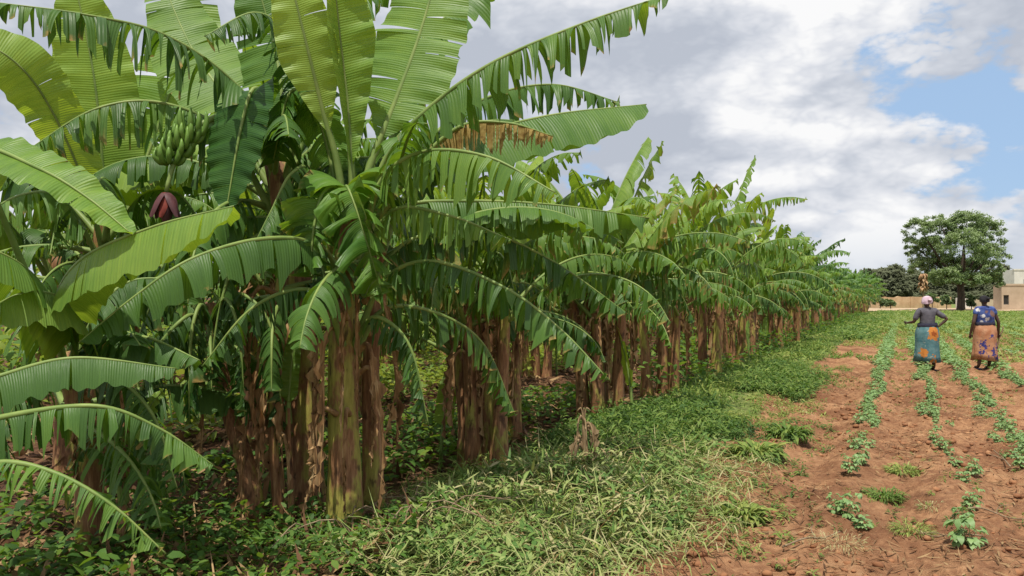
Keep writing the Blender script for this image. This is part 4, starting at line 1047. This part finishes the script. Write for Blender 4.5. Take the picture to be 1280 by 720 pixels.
# background trees are individual too
TG = 'trees on the skyline'
bgt = [(1050, 210, 352, 30, 18, 'low hazy olive tree just past the end of the banana row'), (1084, 200, 350, 24, 16, 'domed hazy tree left in the skyline clump'),
       (1112, 190, 346, 26, 17, 'tallest domed hazy tree in the middle of the skyline clump'), (1138, 200, 350, 22, 16, 'hazy tree where the skyline clump meets the large dark tree'),
       (1168, 180, 356, 18, 14, 'hazy bushy tree seen under the left of the large dark crown'), (1192, 210, 358, 20, 14, 'hazy tree seen just left of the large trunk'),
       (1222, 190, 358, 16, 13, 'hazy tree right of the large trunk behind the pale wall'), (1252, 170, 352, 16, 20, 'hazy tree between the large dark crown and the tan house'), (1292, 220, 352, 26, 18, 'hazy tree beyond the right edge behind the houses')]
for i, (px, Y, py, rx, rz, lb_) in enumerate(bgt):
    rr = random.Random(i)
    tree('skyline_tree', px, Y, [(px-rx*.4, py+4, 0, rx*.55, rz*.8), (px+rx*.1, py, 3, rx*.62, rz), (px+rx*.5, py+6, -2, rx*.5, rz*.75), (px, py+rz*.6, 0, rx*.85, rz*.7), (px-rx*.5, py+rz*1.15, -3, rx*.6, rz*.6), (px+rx*.45, py+rz*1.15, -3, rx*.6, rz*.6), (px, py+rz*.4, 2, rx*.75, rz*.9)], 26000, .85, lb_, 'hazed_fartree', .4, 80+i, TG, .62)
for i, (px, Y, py, rx, rz, lb_) in enumerate([(1100, 118, 378, 9, 6, 'round dark shrub left in front of the earth wall'), (1113, 116, 379, 6, 5, 'smaller dark shrub beside the round one by the earth wall'),
                                              (1183, 112, 376, 6, 7, 'dark shrub at the right end of the earth wall'), (1214, 108, 378, 5, 9, 'thin dark shrub just right of the large trunk'), (1165, 121, 374, 8, 8, 'bush poking over the earth wall behind the pink headwrap')]):
    tree('shrub', px, Y, [(px-rx*.3, py, 0, rx*.7, rz), (px+rx*.4, py+1, .4, rx*.6, rz*.8)], 2400, .30, lb_, 'tree', .06, 95+i, 'shrubs by the earth wall', .45, trunk_h=.4)

# rusty dead sapling behind the pink headwrap
Yd = 58; vb = at(1154, 372+1650/Yd, Yd); vb[2] = 0
ts = thing('dead_sapling', vb, 'dead sapling with rust-orange hanging leaves rising behind the pink headwrap', 'dead sapling')
tp = at(1153, 345, Yd); C, _ = catmull([vb, (vb+tp)/2+np.array([.05, 0, 0]), tp], 8)
V, Fc = tube(C-vb, np.linspace(.09, .06, 8), 6); link('stem', mesh(V, Fc), ts, [M['twig']])
bg = Bag(); n = 90; a = rng.random(n)*6.3
b = np.stack([np.cos(a)*.10*rng.random(n), np.sin(a)*.10*rng.random(n), tp[2]+.15-1.1*rng.random(n)], 1)
bg.add(lances(b, a, .5-1.0*rng.random(n), .38+.2*rng.random(n), .11+.06*rng.random(n), 1.5+rng.random(n), .3+.7*rng.random(n)))
M['rust'] = make_tint_leaf('rust_dead_leaf', [(0, (.26, .13, .06)), (1, (.52, .34, .19))], [(0, (.2, .1, .03)), (1, (.5, .25, .08))], .8, .2)
bg.build('dead_leaves', M['rust'], ts)

# ------------------------------------------------------------------ wall, houses, sandy path
def box(x0, x1, y0, y1, z0, z1):
    V = [(x0, y0, z0), (x1, y0, z0), (x1, y1, z0), (x0, y1, z0), (x0, y0, z1), (x1, y0, z1), (x1, y1, z1), (x0, y1, z1)]
    return np.array(V, float), [(0, 3, 2, 1), (4, 5, 6, 7), (0, 1, 5, 4), (1, 2, 6, 5), (2, 3, 7, 6), (3, 0, 4, 7)]
M['mud'] = simple_mat('earth_wall_plaster', [(.3, (.40, .26, .15)), (.5, (.50, .35, .21)), (.7, (.60, .45, .29))], .8, (1, 1, 1), .95, .4, .05, 7)
M['white'] = simple_mat('pale_wall_plaster', [(.3, (.55, .53, .50)), (.7, (.74, .72, .68))], .6, (1, 1, 1), .9, .2, .03, 6)
M['tan'] = simple_mat('tan_wall_plaster', [(.3, (.42, .32, .23)), (.7, (.56, .44, .33))], .7, (1, 1, 1), .9, .3, .03, 6)
M['tin'] = simple_mat('roof_sheet', [(.3, (.30, .28, .27)), (.7, (.50, .48, .46))], 1.2, (4, 1, 1), .6, .3, .03, 4)
M['darkgap'] = simple_mat('dark_opening', [(.3, (.02, .02, .02)), (.7, (.05, .045, .04))], 3, (1, 1, 1), .8, 0)
M['wood'] = simple_mat('painted_frame', [(.3, (.10, .09, .08)), (.7, (.2, .18, .16))], 3, (1, 1, 1), .8, .1)
def xat(px, Y): return (px-640)/F*Y
def earth_wall(px0, px1, Y, h, label, name='earth_wall', matk='mud', cat='wall'):
    x0, x1 = xat(px0, Y), xat(px1, Y); n = int((x1-x0)/.5)+2
    xs = np.linspace(0, x1-x0, n); g = np.random.default_rng(int(px0))
    hs = h+.14*(fnoise(xs, xs*0, .5, px0)-.5)*2+np.where((xs % 4.2) < .5, .14, 0)
    V = []
    for x, z in zip(xs, hs): V += [(x, 0, -.2), (x, 0, z), (x, .35, z), (x, .35, -.2)]
    Fc = []
    for i in range(n-1):
        a = i*4; c = a+4
        Fc += [(a, c, c+1, a+1), (a+1, c+1, c+2, a+2), (a+2, c+2, c+3, a+3)]
    Fc += [(0, 1, 2, 3), tuple((n-1)*4+k for k in (3, 2, 1, 0))]
    t = thing(name, (x0, Y, 0), label, cat)
    link('wall_face', mesh(V, Fc, False), t, [M[matk]])
    pg = [box(x, x+.4, -.12, .0-.002, -.2, h+.05) for x in np.arange(2.0, x1-x0-.6, 4.2)]
    for v, f in pg: link('buttress', mesh(v, f, False), t, [M[matk]])
    return t
earth_wall(1088, 1189, 124, 1.75, 'long low tan earth wall across the far edge of the field', matk='mud')
earth_wall(1196, 1216, 118, 1.5, 'short whitewashed wall section behind the large tree trunk', 'whitewashed_wall', 'white')
earth_wall(1216, 1244, 128, 1.3, 'low tan wall section between the whitewashed wall and the tan house', matk='tan')
def house(px0, px1, Y, hpx, dep, matk, label, wins, name='house', roof=True):
    x0, x1 = xat(px0, Y), xat(px1, Y); z1 = at(0, hpx, Y)[2]; w = x1-x0
    t = thing(name, (x0, Y, 0), label, 'house', 'houses at the right edge')
    # front wall built round its openings
    segs = []; xs = sorted(wins, key=lambda q: q[0]); cur = 0
    for (a, b_, za, zb, kind) in xs:
        segs.append(box(cur, a, 0, .3, -.2, z1))
        if za > 0: segs.append(box(a, b_, 0, .3, -.2, za))
        segs.append(box(a, b_, 0, .3, zb, z1)); cur = b_
    segs.append(box(cur, w, 0, .3, -.2, z1))
    segs += [box(0, .3, .3, dep, -.2, z1), box(w-.3, w, .3, dep, -.2, z1), box(.3, w-.3, dep-.3, dep, -.2, z1)]
    V, Fc = merge(segs); link('wall', mesh(V, Fc, False), t, [M[matk]])
    if roof:
        v, f = box(-.35, w+.35, -.4, dep+.3, z1+.003, z1+.16); v[[6, 7], 2] += .35; r = link('roof', mesh(v, f, False), t, [M['tin']])
    else:
        V, Fc = merge([box(-.08, w+.08, -.08, .38, z1+.003, z1+.25), box(.0, w, .39, dep, z1+.003, z1+.12)]); link('roof', mesh(V, Fc, False), t, [M[matk]])
    for (a, b_, za, zb, kind) in wins:
        v, f = box(a+.08, b_-.08, .16, .2, za+.08, zb-.08)
        wo = link(kind, mesh(v, f, False), t, [M['darkgap']])
        V, Fc = merge([box(a, a+.08, .1, .24, za, zb), box(b_-.08, b_, .1, .24, za, zb), box(a+.08, b_-.08, .1, .24, zb-.08, zb), box(a+.08, b_-.08, .1, .24, za, za+.08)])
        link('frame', mesh(V, Fc, False), wo, [M['wood']])
    return t
house(1252, 1300, 108, 357, 1.9, 'tan', 'tan mud house with a small dark window at the right edge', [(.25, 1.0, .7, 2.0, 'window'), (3.2, 4.2, .0, 2.2, 'door')], roof=False)
house(1268, 1340, 128, 338, 3, 'white', 'taller whitewashed house rising behind the tan one', [(1.5, 2.7, 3.3, 4.6, 'window'), (4.2, 5.4, 3.3, 4.6, 'window')], roof=False)
# sandy path in front of the walls
def strip_ground(name, px0, px1, Y0, Y1, col):
    n = 60; V = []; Fc = []
    for i in range(n+1):
        px = px0+(px1-px0)*i/n
        ya = Y0+2.5*math.sin(i*.7); yb = Y1
        for Yv in (ya, (ya+yb)/2, yb): V.append((xat(px, Yv), Yv, gz(xat(px, Yv), Yv)*0+.05))
    for i in range(n):
        for j in range(2): Fc.append((i*3+j, i*3+3+j, i*3+4+j, i*3+1+j))
    tag(link(name, mesh(V, Fc), None, [simple_mat('sand', [(.3, tuple(c*.8 for c in col)), (.7, col)], .5, (1, 1, 1), .95, .3, .03, 6)]), kind='structure')
strip_ground('sandy_path', 1060, 1340, 98, 123, (.50, .37, .24))

# ------------------------------------------------------------------ the two women
def cloth_mat(name, fn, rough=.85):
    m, nt, ns, ls = new_mat(name)
    tc = ns.new('ShaderNodeTexCoord'); col = fn(ns, ls, tc.outputs['Object'])
    n = noise(ns, ls, tc.outputs['Object'], 18, 4)
    b = ns.new('ShaderNodeBump'); b.inputs['Strength'].default_value = .35; b.inputs['Distance'].default_value = .03; ls.new(n, b.inputs['Height'])
    p = ns.new('ShaderNodeBsdfPrincipled'); ls.new(col, p.inputs['Base Color']); p.inputs['Roughness'].default_value = rough
    p.inputs['Specular IOR Level'].default_value = .2; ls.new(b.outputs[0], p.inputs['Normal'])
    o = ns.new('ShaderNodeOutputMaterial'); ls.new(p.outputs[0], o.inputs[0])
    return m
def spot(ns, ls, vec, c, r, wob=.08, sc=9):
    nz = ns.new('ShaderNodeTexNoise'); nz.inputs['Scale'].default_value = sc; ls.new(vec, nz.inputs['Vector'])
    d = ns.new('ShaderNodeVectorMath'); d.operation = 'DISTANCE'; ls.new(vec, d.inputs[0]); d.inputs[1].default_value = c
    v = mth(ns, ls, 'ADD', d.outputs['Value'], mth(ns, ls, 'MULTIPLY', mth(ns, ls, 'SUBTRACT', nz.outputs[0], .5), wob*2))
    n = ns.new('ShaderNodeMapRange'); ls.new(v, n.inputs[0]); n.inputs[1].default_value = r; n.inputs[2].default_value = r-.02
    return n.outputs[0]
def teal_fn(ns, ls, v):
    n = noise(ns, ls, v, 7, 3); c = ramp(ns, ls, n, [(.35, (.055, .155, .185)), (.65, (.13, .24, .255))])
    c = mixc(ns, ls, smooth_range(ns, ls, noise(ns, ls, v, 13, 2), .62, .68), c, (.30, .34, .32))
    for ctr, r in (((.06, -.22, .84), .16), ((-.19, -.20, .42), .12), ((.06, -.26, .34), .06), ((.06, -.28, .22), .11), ((.28, -.05, .6), .10), ((-.1, .25, .6), .14), ((.15, .25, .35), .12)):
        c = mixc(ns, ls, spot(ns, ls, v, ctr, r, .11, 14), c, (.52, .20, .045))
        c = mixc(ns, ls, spot(ns, ls, v, ctr, r*.45, .08, 22), c, (.28, .075, .02))
    return c
def tan_fn(ns, ls, v):
    n = noise(ns, ls, v, 6, 3); c = ramp(ns, ls, n, [(.35, (.36, .15, .075)), (.65, (.50, .27, .16))])
    for ctr, r in (((.12, -.24, .40), .12), ((.19, -.22, .26), .11), ((.22, -.15, .52), .09), ((-.16, -.20, .56), .10), ((-.20, -.2, .40), .10), ((-.05, -.25, .30), .05), ((.02, -.2, .75), .04), ((-.12, .22, .5), .12), ((.25, .1, .3), .1)):
        c = mixc(ns, ls, spot(ns, ls, v, ctr, r, .13, 24), c, (.045, .045, .19))
        c = mixc(ns, ls, spot(ns, ls, v, ctr, r*.35, .07, 40), c, (.45, .38, .36))
    return c
def blue_fn(ns, ls, v):
    n = noise(ns, ls, v, 9, 3); c = ramp(ns, ls, n, [(.4, (.035, .055, .19)), (.6, (.075, .12, .33))])
    for ctr, r in (((-.12, -.12, 1.20), .055), ((-.05, -.16, 1.12), .06), ((.16, -.12, 1.15), .055), ((-.16, -.1, 1.06), .05), ((-.2, -.05, 1.34), .045), ((.06, -.16, 1.02), .035)):
        c = mixc(ns, ls, spot(ns, ls, v, ctr, r, .05, 14), c, (.66, .66, .68))
    for ctr, r in (((.06, -.17, 1.25), .085), ((-.06, -.15, 1.29), .05)):
        c = mixc(ns, ls, spot(ns, ls, v, ctr, r, .04, 12), c, (.17, .10, .085))
    return c
def flat_fn(a, b_):
    return lambda ns, ls, v: ramp(ns, ls, noise(ns, ls, v, 8, 4), [(.35, a), (.65, b_)])
M['skin'] = simple_mat('dark_skin', [(.3, (.055, .030, .021)), (.7, (.095, .052, .036))], 10, (1, 1, 1), .38, .05, spec=.5)
M['greytop'] = cloth_mat('grey_blouse', flat_fn((.085, .082, .10), (.135, .13, .155)))
M['waist'] = cloth_mat('dark_waistband', flat_fn((.03, .03, .055), (.05, .05, .08)))
M['pink'] = cloth_mat('pink_headwrap', flat_fn((.44, .31, .38), (.62, .48, .55)))
M['blackhair'] = cloth_mat('black_headscarf', flat_fn((.012, .011, .014), (.03, .028, .032)))
M['teal'] = cloth_mat('teal_wrap_skirt', teal_fn); M['tanskirt'] = cloth_mat('orange_brown_wrap_skirt', tan_fn); M['bluetop'] = cloth_mat('blue_white_print', blue_fn)

def skin_obj(name, pts, edges, rad, parent, mat, roots=(0,), lvl=2, extra=None):
    me = bpy.data.meshes.new('mesh'); me.from_pydata([tuple(p) for p in pts], edges, []); me.update()
    o = link(name, me, parent, [mat])
    md = o.modifiers.new('Skin', 'SKIN'); md.use_smooth_shade = True
    sv = me.skin_vertices[0].data
    for i, r in enumerate(rad):
        sv[i].radius = (r, r) if isinstance(r, (int, float)) else r
        sv[i].use_root = i in roots
    sd = o.modifiers.new('Subdivision', 'SUBSURF'); sd.levels = lvl; sd.render_levels = lvl
    dg = bpy.context.evaluated_depsgraph_get(); ev = o.evaluated_get(dg)
    nm = bpy.data.meshes.new_from_object(ev)
    o.modifiers.clear(); o.data = nm
    if not nm.materials: nm.materials.append(mat)
    return o
def woman(px, Y, rz, label, arms, skirt_mat, top_mat, wrap_mat, wrap_kind, headturn, sleeve, stance):
    x = xat(px, Y); z = gz(x, Y)
    t = thing('person', (x, Y, z), label, 'person', rz=rz)
    pts = []; ed = []; rad = []
    def add(p, r, par=None):
        pts.append(p); rad.append(r)
        if par is not None: ed.append((par, len(pts)-1))
        return len(pts)-1
    pel = add((0, 0, .93), (.155, .115)); w = add((0, 0, 1.06), (.125, .095), pel); ch = add((0, .0, 1.24), (.145, .10), w); sh = add((0, 0, 1.36), (.12, .075), ch)
    nk = add((0, .015, 1.43), .05, sh); nk2 = add((0, .025, 1.47), .047, nk)
    hd = add((0, .02, 1.53), (.072, .085), nk2); hd2 = add((0, .02, 1.59), (.074, .088), hd); add((0, .02, 1.635), (.05, .06), hd2)
    hands = []
    for sgn, (el, wr, hn) in zip((1, -1), arms):
        s0 = add((sgn*.15, 0, 1.355), .058, sh); s1 = add((sgn*.185, 0, 1.32), .052, s0)
        mid = tuple((a+b)/2 for a, b in zip((sgn*.185, 0, 1.32), el)); e0 = add(mid, .045, s1); e = add(el, .038, e0)
        m2 = tuple((a+b)/2 for a, b in zip(el, wr)); f = add(m2, .034, e); wv = add(wr, .024, f)
        pm = tuple(a+(b-a)*.5 for a, b in zip(wr, hn)); add(pm, (.034, .020), wv); hands.append((wr, hn))
    for sgn, foot in zip((1, -1), stance):
        h = add((sgn*.09, 0, .86), .085, pel); k_ = add((sgn*.10+foot[0]*.4, foot[1]*.5+.02, .48), .055, h)
        c = add((sgn*.10+foot[0]*.7, foot[1]*.8, .30), .05, k_); a_ = add((sgn*.10+foot[0], foot[1], .085), .035, c)
        add((sgn*.105+foot[0], foot[1]+.04, .04), (.036, .033), a_); add((sgn*.115+foot[0], foot[1]+.14, .028), (.036, .022), len(pts)-1)
    body = skin_obj('body', pts, ed, rad, t, M['skin'])
    # fingers, nose and ears joined into the same body mesh
    geo = []
    for (wr, hn) in hands:
        wr = np.array(wr); hn = np.array(hn); d = norm(hn-wr); s_ = norm(np.cross(d, np.array([.3, 1, .2]))); nn_ = np.cross(s_, d)
        ctr = wr+(hn-wr)*.65
        for i, ln in enumerate((.062, .072, .068, .052)):
            b0 = ctr+s_*(.024-.016*i); C, _ = catmull([b0-d*.02, b0+d*ln*.5+nn_*.008, b0+d*ln*.9+nn_*.03], 6)
            geo.append(tube(C, np.array([.009, .009, .0085, .008, .0075, .005]), 6))
        b0 = wr+(hn-wr)*.3+s_*.02; C, _ = catmull([b0, b0+s_*.025+d*.03, b0+s_*.025+d*.06+nn_*.015], 6); geo.append(tube(C, np.array([.011, .011, .010, .009, .008, .005]), 6))
    ca, sa = math.cos(headturn), math.sin(headturn)
    def hp(x_, y_, z_): return np.array([x_*ca+y_*sa, -x_*sa+y_*ca+.02, z_])
    C, _ = catmull([hp(0, .082, 1.575), hp(0, .105, 1.548), hp(0, .085, 1.532)], 6); geo.append(tube(C, np.array([.008, .012, .016, .019, .016, .008]), 6))
    for zz, rr in ((1.507, .008), (1.497, .009)):
        C, _ = catmull([hp(-.026, .077, zz), hp(0, .090, zz), hp(.026, .077, zz)], 6); geo.append(tube(C, np.array([.003, rr, rr, rr, rr, .003]), 6))
    for sg in (-1, 1):
        C, _ = catmull([hp(sg*.072, -.005, 1.565), hp(sg*.088, -.012, 1.55), hp(sg*.076, -.002, 1.515)], 6); geo.append(tube(C, np.array([.006, .013, .015, .013, .010, .005]), 6))
        C, _ = catmull([hp(sg*.032-.008, .082, 1.567), hp(sg*.032+.008, .082, 1.567)], 3); geo.append(tube(C, np.array([.007, .011, .007]), 6))
    V, Fc = merge(geo)
    import bmesh
    bm = bmesh.new(); bm.from_mesh(body.data); vs = [bm.verts.new(v) for v in V]
    for f in Fc:
        try: fa = bm.faces.new([vs[i] for i in f]); fa.smooth = True
        except ValueError: pass
    bm.to_mesh(body.data); bm.free()
    # blouse
    bp = []; be = []; br = []
    def addb(p, r, par=None):
        bp.append(p); br.append(r)
        if par is not None: be.append((par, len(bp)-1))
        return len(bp)-1
    q0 = addb((0, 0, .98), (.175, .135)); q1 = addb((0, 0, 1.08), (.158, .122), q0); q2 = addb((0, 0, 1.24), (.172, .125), q1); q3 = addb((0, 0, 1.365), (.135, .088), q2); addb((0, .01, 1.41), (.07, .065), q3)
    for sgn, (el, wr, hn) in zip((1, -1), arms):
        a = addb((sgn*.155, 0, 1.355), .072, q3); b_ = addb((sgn*.19, 0, 1.315), .068, a)
        m1 = tuple(u+(v_-u)*sleeve for u, v_ in zip((sgn*.185, 0, 1.32), el)); addb(m1, .062, b_)
    skin_obj('blouse', bp, be, br, t, M[top_mat])
    # skirt, open at the hem
    n = 56; vs = []; fs = []; lv = [(1.06, .172, .138), (1.0, .188, .152), (.92, .216, .186), (.82, .232, .200), (.64, .226, .190), (.48, .232, .192), (.34, .246, .200), (.20, .266, .214)]
    for li, (zz, rx, ry) in enumerate(lv):
        f = li/(len(lv)-1)
        for k_ in range(n):
            a = k_/n*2*math.pi
            fold = 1+(.25+.75*f)*(.05*math.sin(a*4+1.3+f)+.04*math.sin(a*9+f*1.5)+.022*math.sin(a*15+2))-.05*f*math.cos(a*2)
            vs.append((rx*fold*math.cos(a), ry*fold*math.sin(a)+.02*f, zz+.02*math.sin(a*2+.5)*f))
    for li in range(len(lv)-1):
        for k_ in range(n): fs.append((li*n+k_, li*n+(k_+1) % n, (li+1)*n+(k_+1) % n, (li+1)*n+k_))
    sk = link('skirt', mesh(vs, fs), t, [M[skirt_mat]])
    md = sk.modifiers.new('Solidify', 'SOLIDIFY'); md.thickness = .008
    vs = []; fs = []
    for li, zz in enumerate((1.075, 1.05, 1.0, .985)):
        for k_ in range(n):
            a = k_/n*2*math.pi; rr = (.012, .022, .022, .012)[li]+.004*math.sin(a*6)
            vs.append(((.183+rr)*math.cos(a), (.143+rr)*math.sin(a), zz+.012*math.sin(a+1)))
    for li in range(3):
        for k_ in range(n): fs.append((li*n+k_, li*n+(k_+1) % n, (li+1)*n+(k_+1) % n, (li+1)*n+k_))
    link('waistband', mesh(vs, fs), t, [M['waist']])
    # headwrap / scarf
    vs = []; fs = []; nl = 9; n2 = 26
    for i in range(nl):
        th = i/(nl-1)*1.75; 
        for k_ in range(n2):
            a = k_/n2*2*math.pi; rr = (.112 if wrap_kind == 'pink' else .096)*(1+.05*math.sin(a*4+th*3)+.03*math.sin(a*7))
            yy = rr*1.12*math.sin(th)*math.sin(a); xx = rr*math.sin(th)*math.cos(a)
            zz = 1.565+(.125 if wrap_kind == 'pink' else .10)*math.cos(th)*(1 if th < 1.57 else 1.2)-.035*math.sin(a)*-1*(math.sin(th))*(1)
            vs.append((xx*ca+yy*sa, -xx*sa+yy*ca+.012, zz))
    for i in range(nl-1):
        for k_ in range(n2): fs.append((i*n2+k_, i*n2+(k_+1) % n2, (i+1)*n2+(k_+1) % n2, (i+1)*n2+k_))
    hw_ = link('headwrap', mesh(vs, fs), t, [M[wrap_mat]])
    C, _ = catmull([(-.03, -.10, 1.60), (0, -.125, 1.595), (.035, -.10, 1.59)], 7); V, Fc = tube(C, np.array([.012, .024, .03, .032, .03, .024, .012]), 8)
    link('knot', mesh(V, Fc), hw_, [M[wrap_mat]])
    for sgn, foot in zip((1, -1), stance):      # sandals
        c = np.array([sgn*.11+foot[0], foot[1]+.05, .012]); a = np.arange(18)/18*2*math.pi
        top_ = np.stack([c[0]+.048*np.cos(a), c[1]+.125*np.sin(a), np.full(18, .018)], 1); bo = top_.copy(); bo[:, 2] = -.004
        link('sandal', mesh(np.vstack([bo, top_]), [tuple(range(18))[::-1], tuple(range(18, 36))]+[(k_, (k_+1) % 18, 18+(k_+1) % 18, 18+k_) for k_ in range(18)], False), t, [M['waist']])
    t.scale = (1.07, 1.05, 1.0)
    return t, x, z
rzw = -.05
w1, x1_, z1_ = woman(1159, 18.2, rzw, 'woman in pink headwrap, grey blouse and teal skirt with orange print, hand on hip',
      [((.385, -.06, 1.17), (.225, -.02, 1.0), (.165, .03, .965)), ((-.27, .02, 1.10), (-.335, .20, 1.07), (-.36, .29, 1.08))], 'teal', 'greytop', 'pink', 'pink', .55, .85, [(.03, 0), (-.03, .03)])
w2, x2_, z2_ = woman(1231, 18.2, .05, 'woman in blue and white printed top and orange-brown skirt, holding a stick',
      [((.275, -.03, 1.06), (.325, .05, .80), (.34, .08, .70)), ((-.27, -.03, 1.06), (-.29, .05, .80), (-.285, .07, .70))], 'tanskirt', 'bluetop', 'blackhair', 'scarf', .25, .45, [(.0, .02), (-.05, -.02)])
# cloth wrapped round the second woman's back
vs = []; fs = []; n = 30
for i in range(10):
    f = i/9; zz = 1.36-.36*f
    for k_ in range(n):
        a = k_/n*2*math.pi; bulge = .055*math.exp(-((f-.45)/.33)**2)*max(0, -math.sin(a))**1.5
        rx = .192-.012*abs(f-.5)+.012*math.sin(a*7+f*5)*.4; ry = .142+bulge+.004*math.sin(f*14+a*3)
        vs.append((rx*math.cos(a), ry*math.sin(a), zz+.015*math.sin(a*2)))
for i in range(9):
    for k_ in range(n): fs.append((i*n+k_, i*n+(k_+1) % n, (i+1)*n+(k_+1) % n, (i+1)*n+k_))
link('back_wrap', mesh(vs, fs), w2, [M['bluetop']])
# the stick in her right hand
sp_ = np.array([x2_+.40, 18.2+.10, z2_+.72])
C, _ = catmull([np.array([-.05, .03, -.27]), np.array([-.01, .0, 0]), np.array([.04, -.02, .12]), np.array([.06, -.03, .24])], 10)
V, Fc = tube(C, np.linspace(.020, .013, 10), 7); so = link('walking_stick', mesh(V, Fc), None, [M['twig']]); so.location = tuple(sp_)
tag(so, 'short brown stick held in the right hand of the woman in blue', 'stick')

# ------------------------------------------------------------------ sky, sun, camera
sun_dir = Vector((-.10, -.34, .93)).normalized()
w = bpy.data.worlds.new('World'); scene.world = w; w.use_nodes = True
nt = w.node_tree; ns = nt.nodes; ls = nt.links; ns.clear()
sky = ns.new('ShaderNodeTexSky'); sky.sky_type = 'NISHITA'; sky.sun_disc = False
sky.sun_elevation = math.asin(sun_dir.z); sky.sun_rotation = math.atan2(sun_dir.x, sun_dir.y)
sky.air_density = 1.0; sky.dust_density = 1.0; sky.ozone_density = 1.0
tc = ns.new('ShaderNodeTexCoord'); V0 = tc.outputs['Generated']
mp = ns.new('ShaderNodeMapping'); mp.inputs['Scale'].default_value = (1, 1, 1.9); ls.new(V0, mp.inputs[0])
mp2 = ns.new('ShaderNodeMapping'); mp2.inputs['Scale'].default_value = (1, 1, 1.9); mp2.inputs['Location'].default_value = (-.02, 0, .055); ls.new(V0, mp2.inputs[0])
def billow(vec):
    tot = mth(ns, ls, 'MULTIPLY', mth(ns, ls, 'SUBTRACT', noise(ns, ls, vec, 2.6, 2, .5, .0), .5), 2.2)
    for k_ in range(5):
        n_ = noise(ns, ls, vec, 5.0*2.03**k_, 0, .5, 0)
        ab = mth(ns, ls, 'ABSOLUTE', mth(ns, ls, 'SUBTRACT', n_, .5))
        tot = mth(ns, ls, 'ADD', tot, mth(ns, ls, 'MULTIPLY', mth(ns, ls, 'SUBTRACT', ab, .12), 1.5*.60**k_))
    return tot
d1 = billow(mp.outputs[0]); d2 = billow(mp2.outputs[0])
big = noise(ns, ls, mp.outputs[0], 1.7, 3, .5)
def dirpx(px, py):
    v = at(px, py, 1.0)-np.array([0, 0, H]); return tuple(v/np.linalg.norm(v))
def lobe(px, py, inner, outer):
    d = ns.new('ShaderNodeVectorMath'); d.operation = 'DOT_PRODUCT'; ls.new(V0, d.inputs[0]); d.inputs[1].default_value = dirpx(px, py)
    wob = mth(ns, ls, 'ADD', d.outputs['Value'], mth(ns, ls, 'MULTIPLY', d1, .004))
    return smooth_range(ns, ls, wob, math.cos(R(outer)), math.cos(R(inner)))
blue = mth(ns, ls, 'ADD', mth(ns, ls, 'MULTIPLY', lobe(1165, 58, 0, 7.5), .62), mth(ns, ls, 'MULTIPLY', lobe(1240, 212, 0, 8), .62))
blue = mth(ns, ls, 'ADD', blue, mth(ns, ls, 'MULTIPLY', lobe(980, 330, 0, 9), .22))
blue = mth(ns, ls, 'SUBTRACT', blue, mth(ns, ls, 'MULTIPLY', lobe(1215, 128, 0, 5), .5))
blue = mth(ns, ls, 'SUBTRACT', blue, mth(ns, ls, 'MULTIPLY', lobe(1290, 15, 0, 6), .5))
fine_ = noise(ns, ls, mp.outputs[0], 9.5, 6, .62)
cov = mth(ns, ls, 'ADD', mth(ns, ls, 'MULTIPLY', d1, .9), mth(ns, ls, 'MULTIPLY', mth(ns, ls, 'SUBTRACT', fine_, .5), 1.7))
cov = mth(ns, ls, 'SUBTRACT', mth(ns, ls, 'ADD', cov, .74), mth(ns, ls, 'MULTIPLY', blue, 1.12))
cmask = smooth_range(ns, ls, cov, -.06, .24)
edge_ = mth(ns, ls, 'SUBTRACT', d1, d2)
lightv = mth(ns, ls, 'ADD', .42, mth(ns, ls, 'MULTIPLY', edge_, .85))
lightv = mth(ns, ls, 'ADD', lightv, mth(ns, ls, 'MULTIPLY', d1, .45))
for px, py, a, b_, s_ in ((945, 75, 0, 7, .34), (1085, 95, 0, 6, .28), (965, 205, 0, 6, .24), (1060, 270, 0, 7, .24), (700, 170, 0, 16, -.20), (870, 200, 0, 8, -.12), (1050, 170, 0, 6, -.10), (850, 20, 0, 9, -.05)):
    lightv = mth(ns, ls, 'ADD', lightv, mth(ns, ls, 'MULTIPLY', lobe(px, py, a, b_), s_))
ccol = ramp(ns, ls, lightv, [(0, (5.0, 5.4, 6.2)), (.35, (6.1, 6.45, 7.15)), (.65, (7.6, 7.8, 8.3)), (1, (9.6, 9.6, 9.65))])
skyc = mixc(ns, ls, .72, sky.outputs[0], (4.3, 6.3, 9.2))
fin = mixc(ns, ls, cmask, skyc, ccol)
sz = ns.new('ShaderNodeSeparateXYZ'); ls.new(V0, sz.inputs[0])
fin = mixc(ns, ls, smooth_range(ns, ls, sz.outputs[2], .10, -.02), fin, (6.2, 6.8, 7.6))
bgn = ns.new('ShaderNodeBackground'); bgn.inputs['Strength'].default_value = .10; ls.new(fin, bgn.inputs[0])
wo = ns.new('ShaderNodeOutputWorld'); ls.new(bgn.outputs[0], wo.inputs[0])

sl = bpy.data.lights.new('Sun', 'SUN'); sl.energy = 5.0; sl.angle = R(.6); sl.color = (1, .94, .82)
so = bpy.data.objects.new('Sun', sl); COL.objects.link(so); so.rotation_euler = sun_dir.to_track_quat('Z', 'Y').to_euler()

cam = bpy.data.cameras.new('Camera'); cam.sensor_width = 36; cam.lens = 36*F/1280; cam.clip_start = .05; cam.clip_end = 5000
co = bpy.data.objects.new('Camera', cam); COL.objects.link(co); co.location = (0, 0, H); co.rotation_euler = (R(90)+PITCH, 0, 0)
scene.camera = co
scene.view_settings.view_transform = 'Standard'; scene.view_settings.look = 'None'; scene.view_settings.exposure = 0
scene.cycles.max_bounces = 7; scene.cycles.transmission_bounces = 4; scene.cycles.diffuse_bounces = 4; scene.cycles.glossy_bounces = 2
scene.cycles.caustics_reflective = False; scene.cycles.caustics_refractive = False
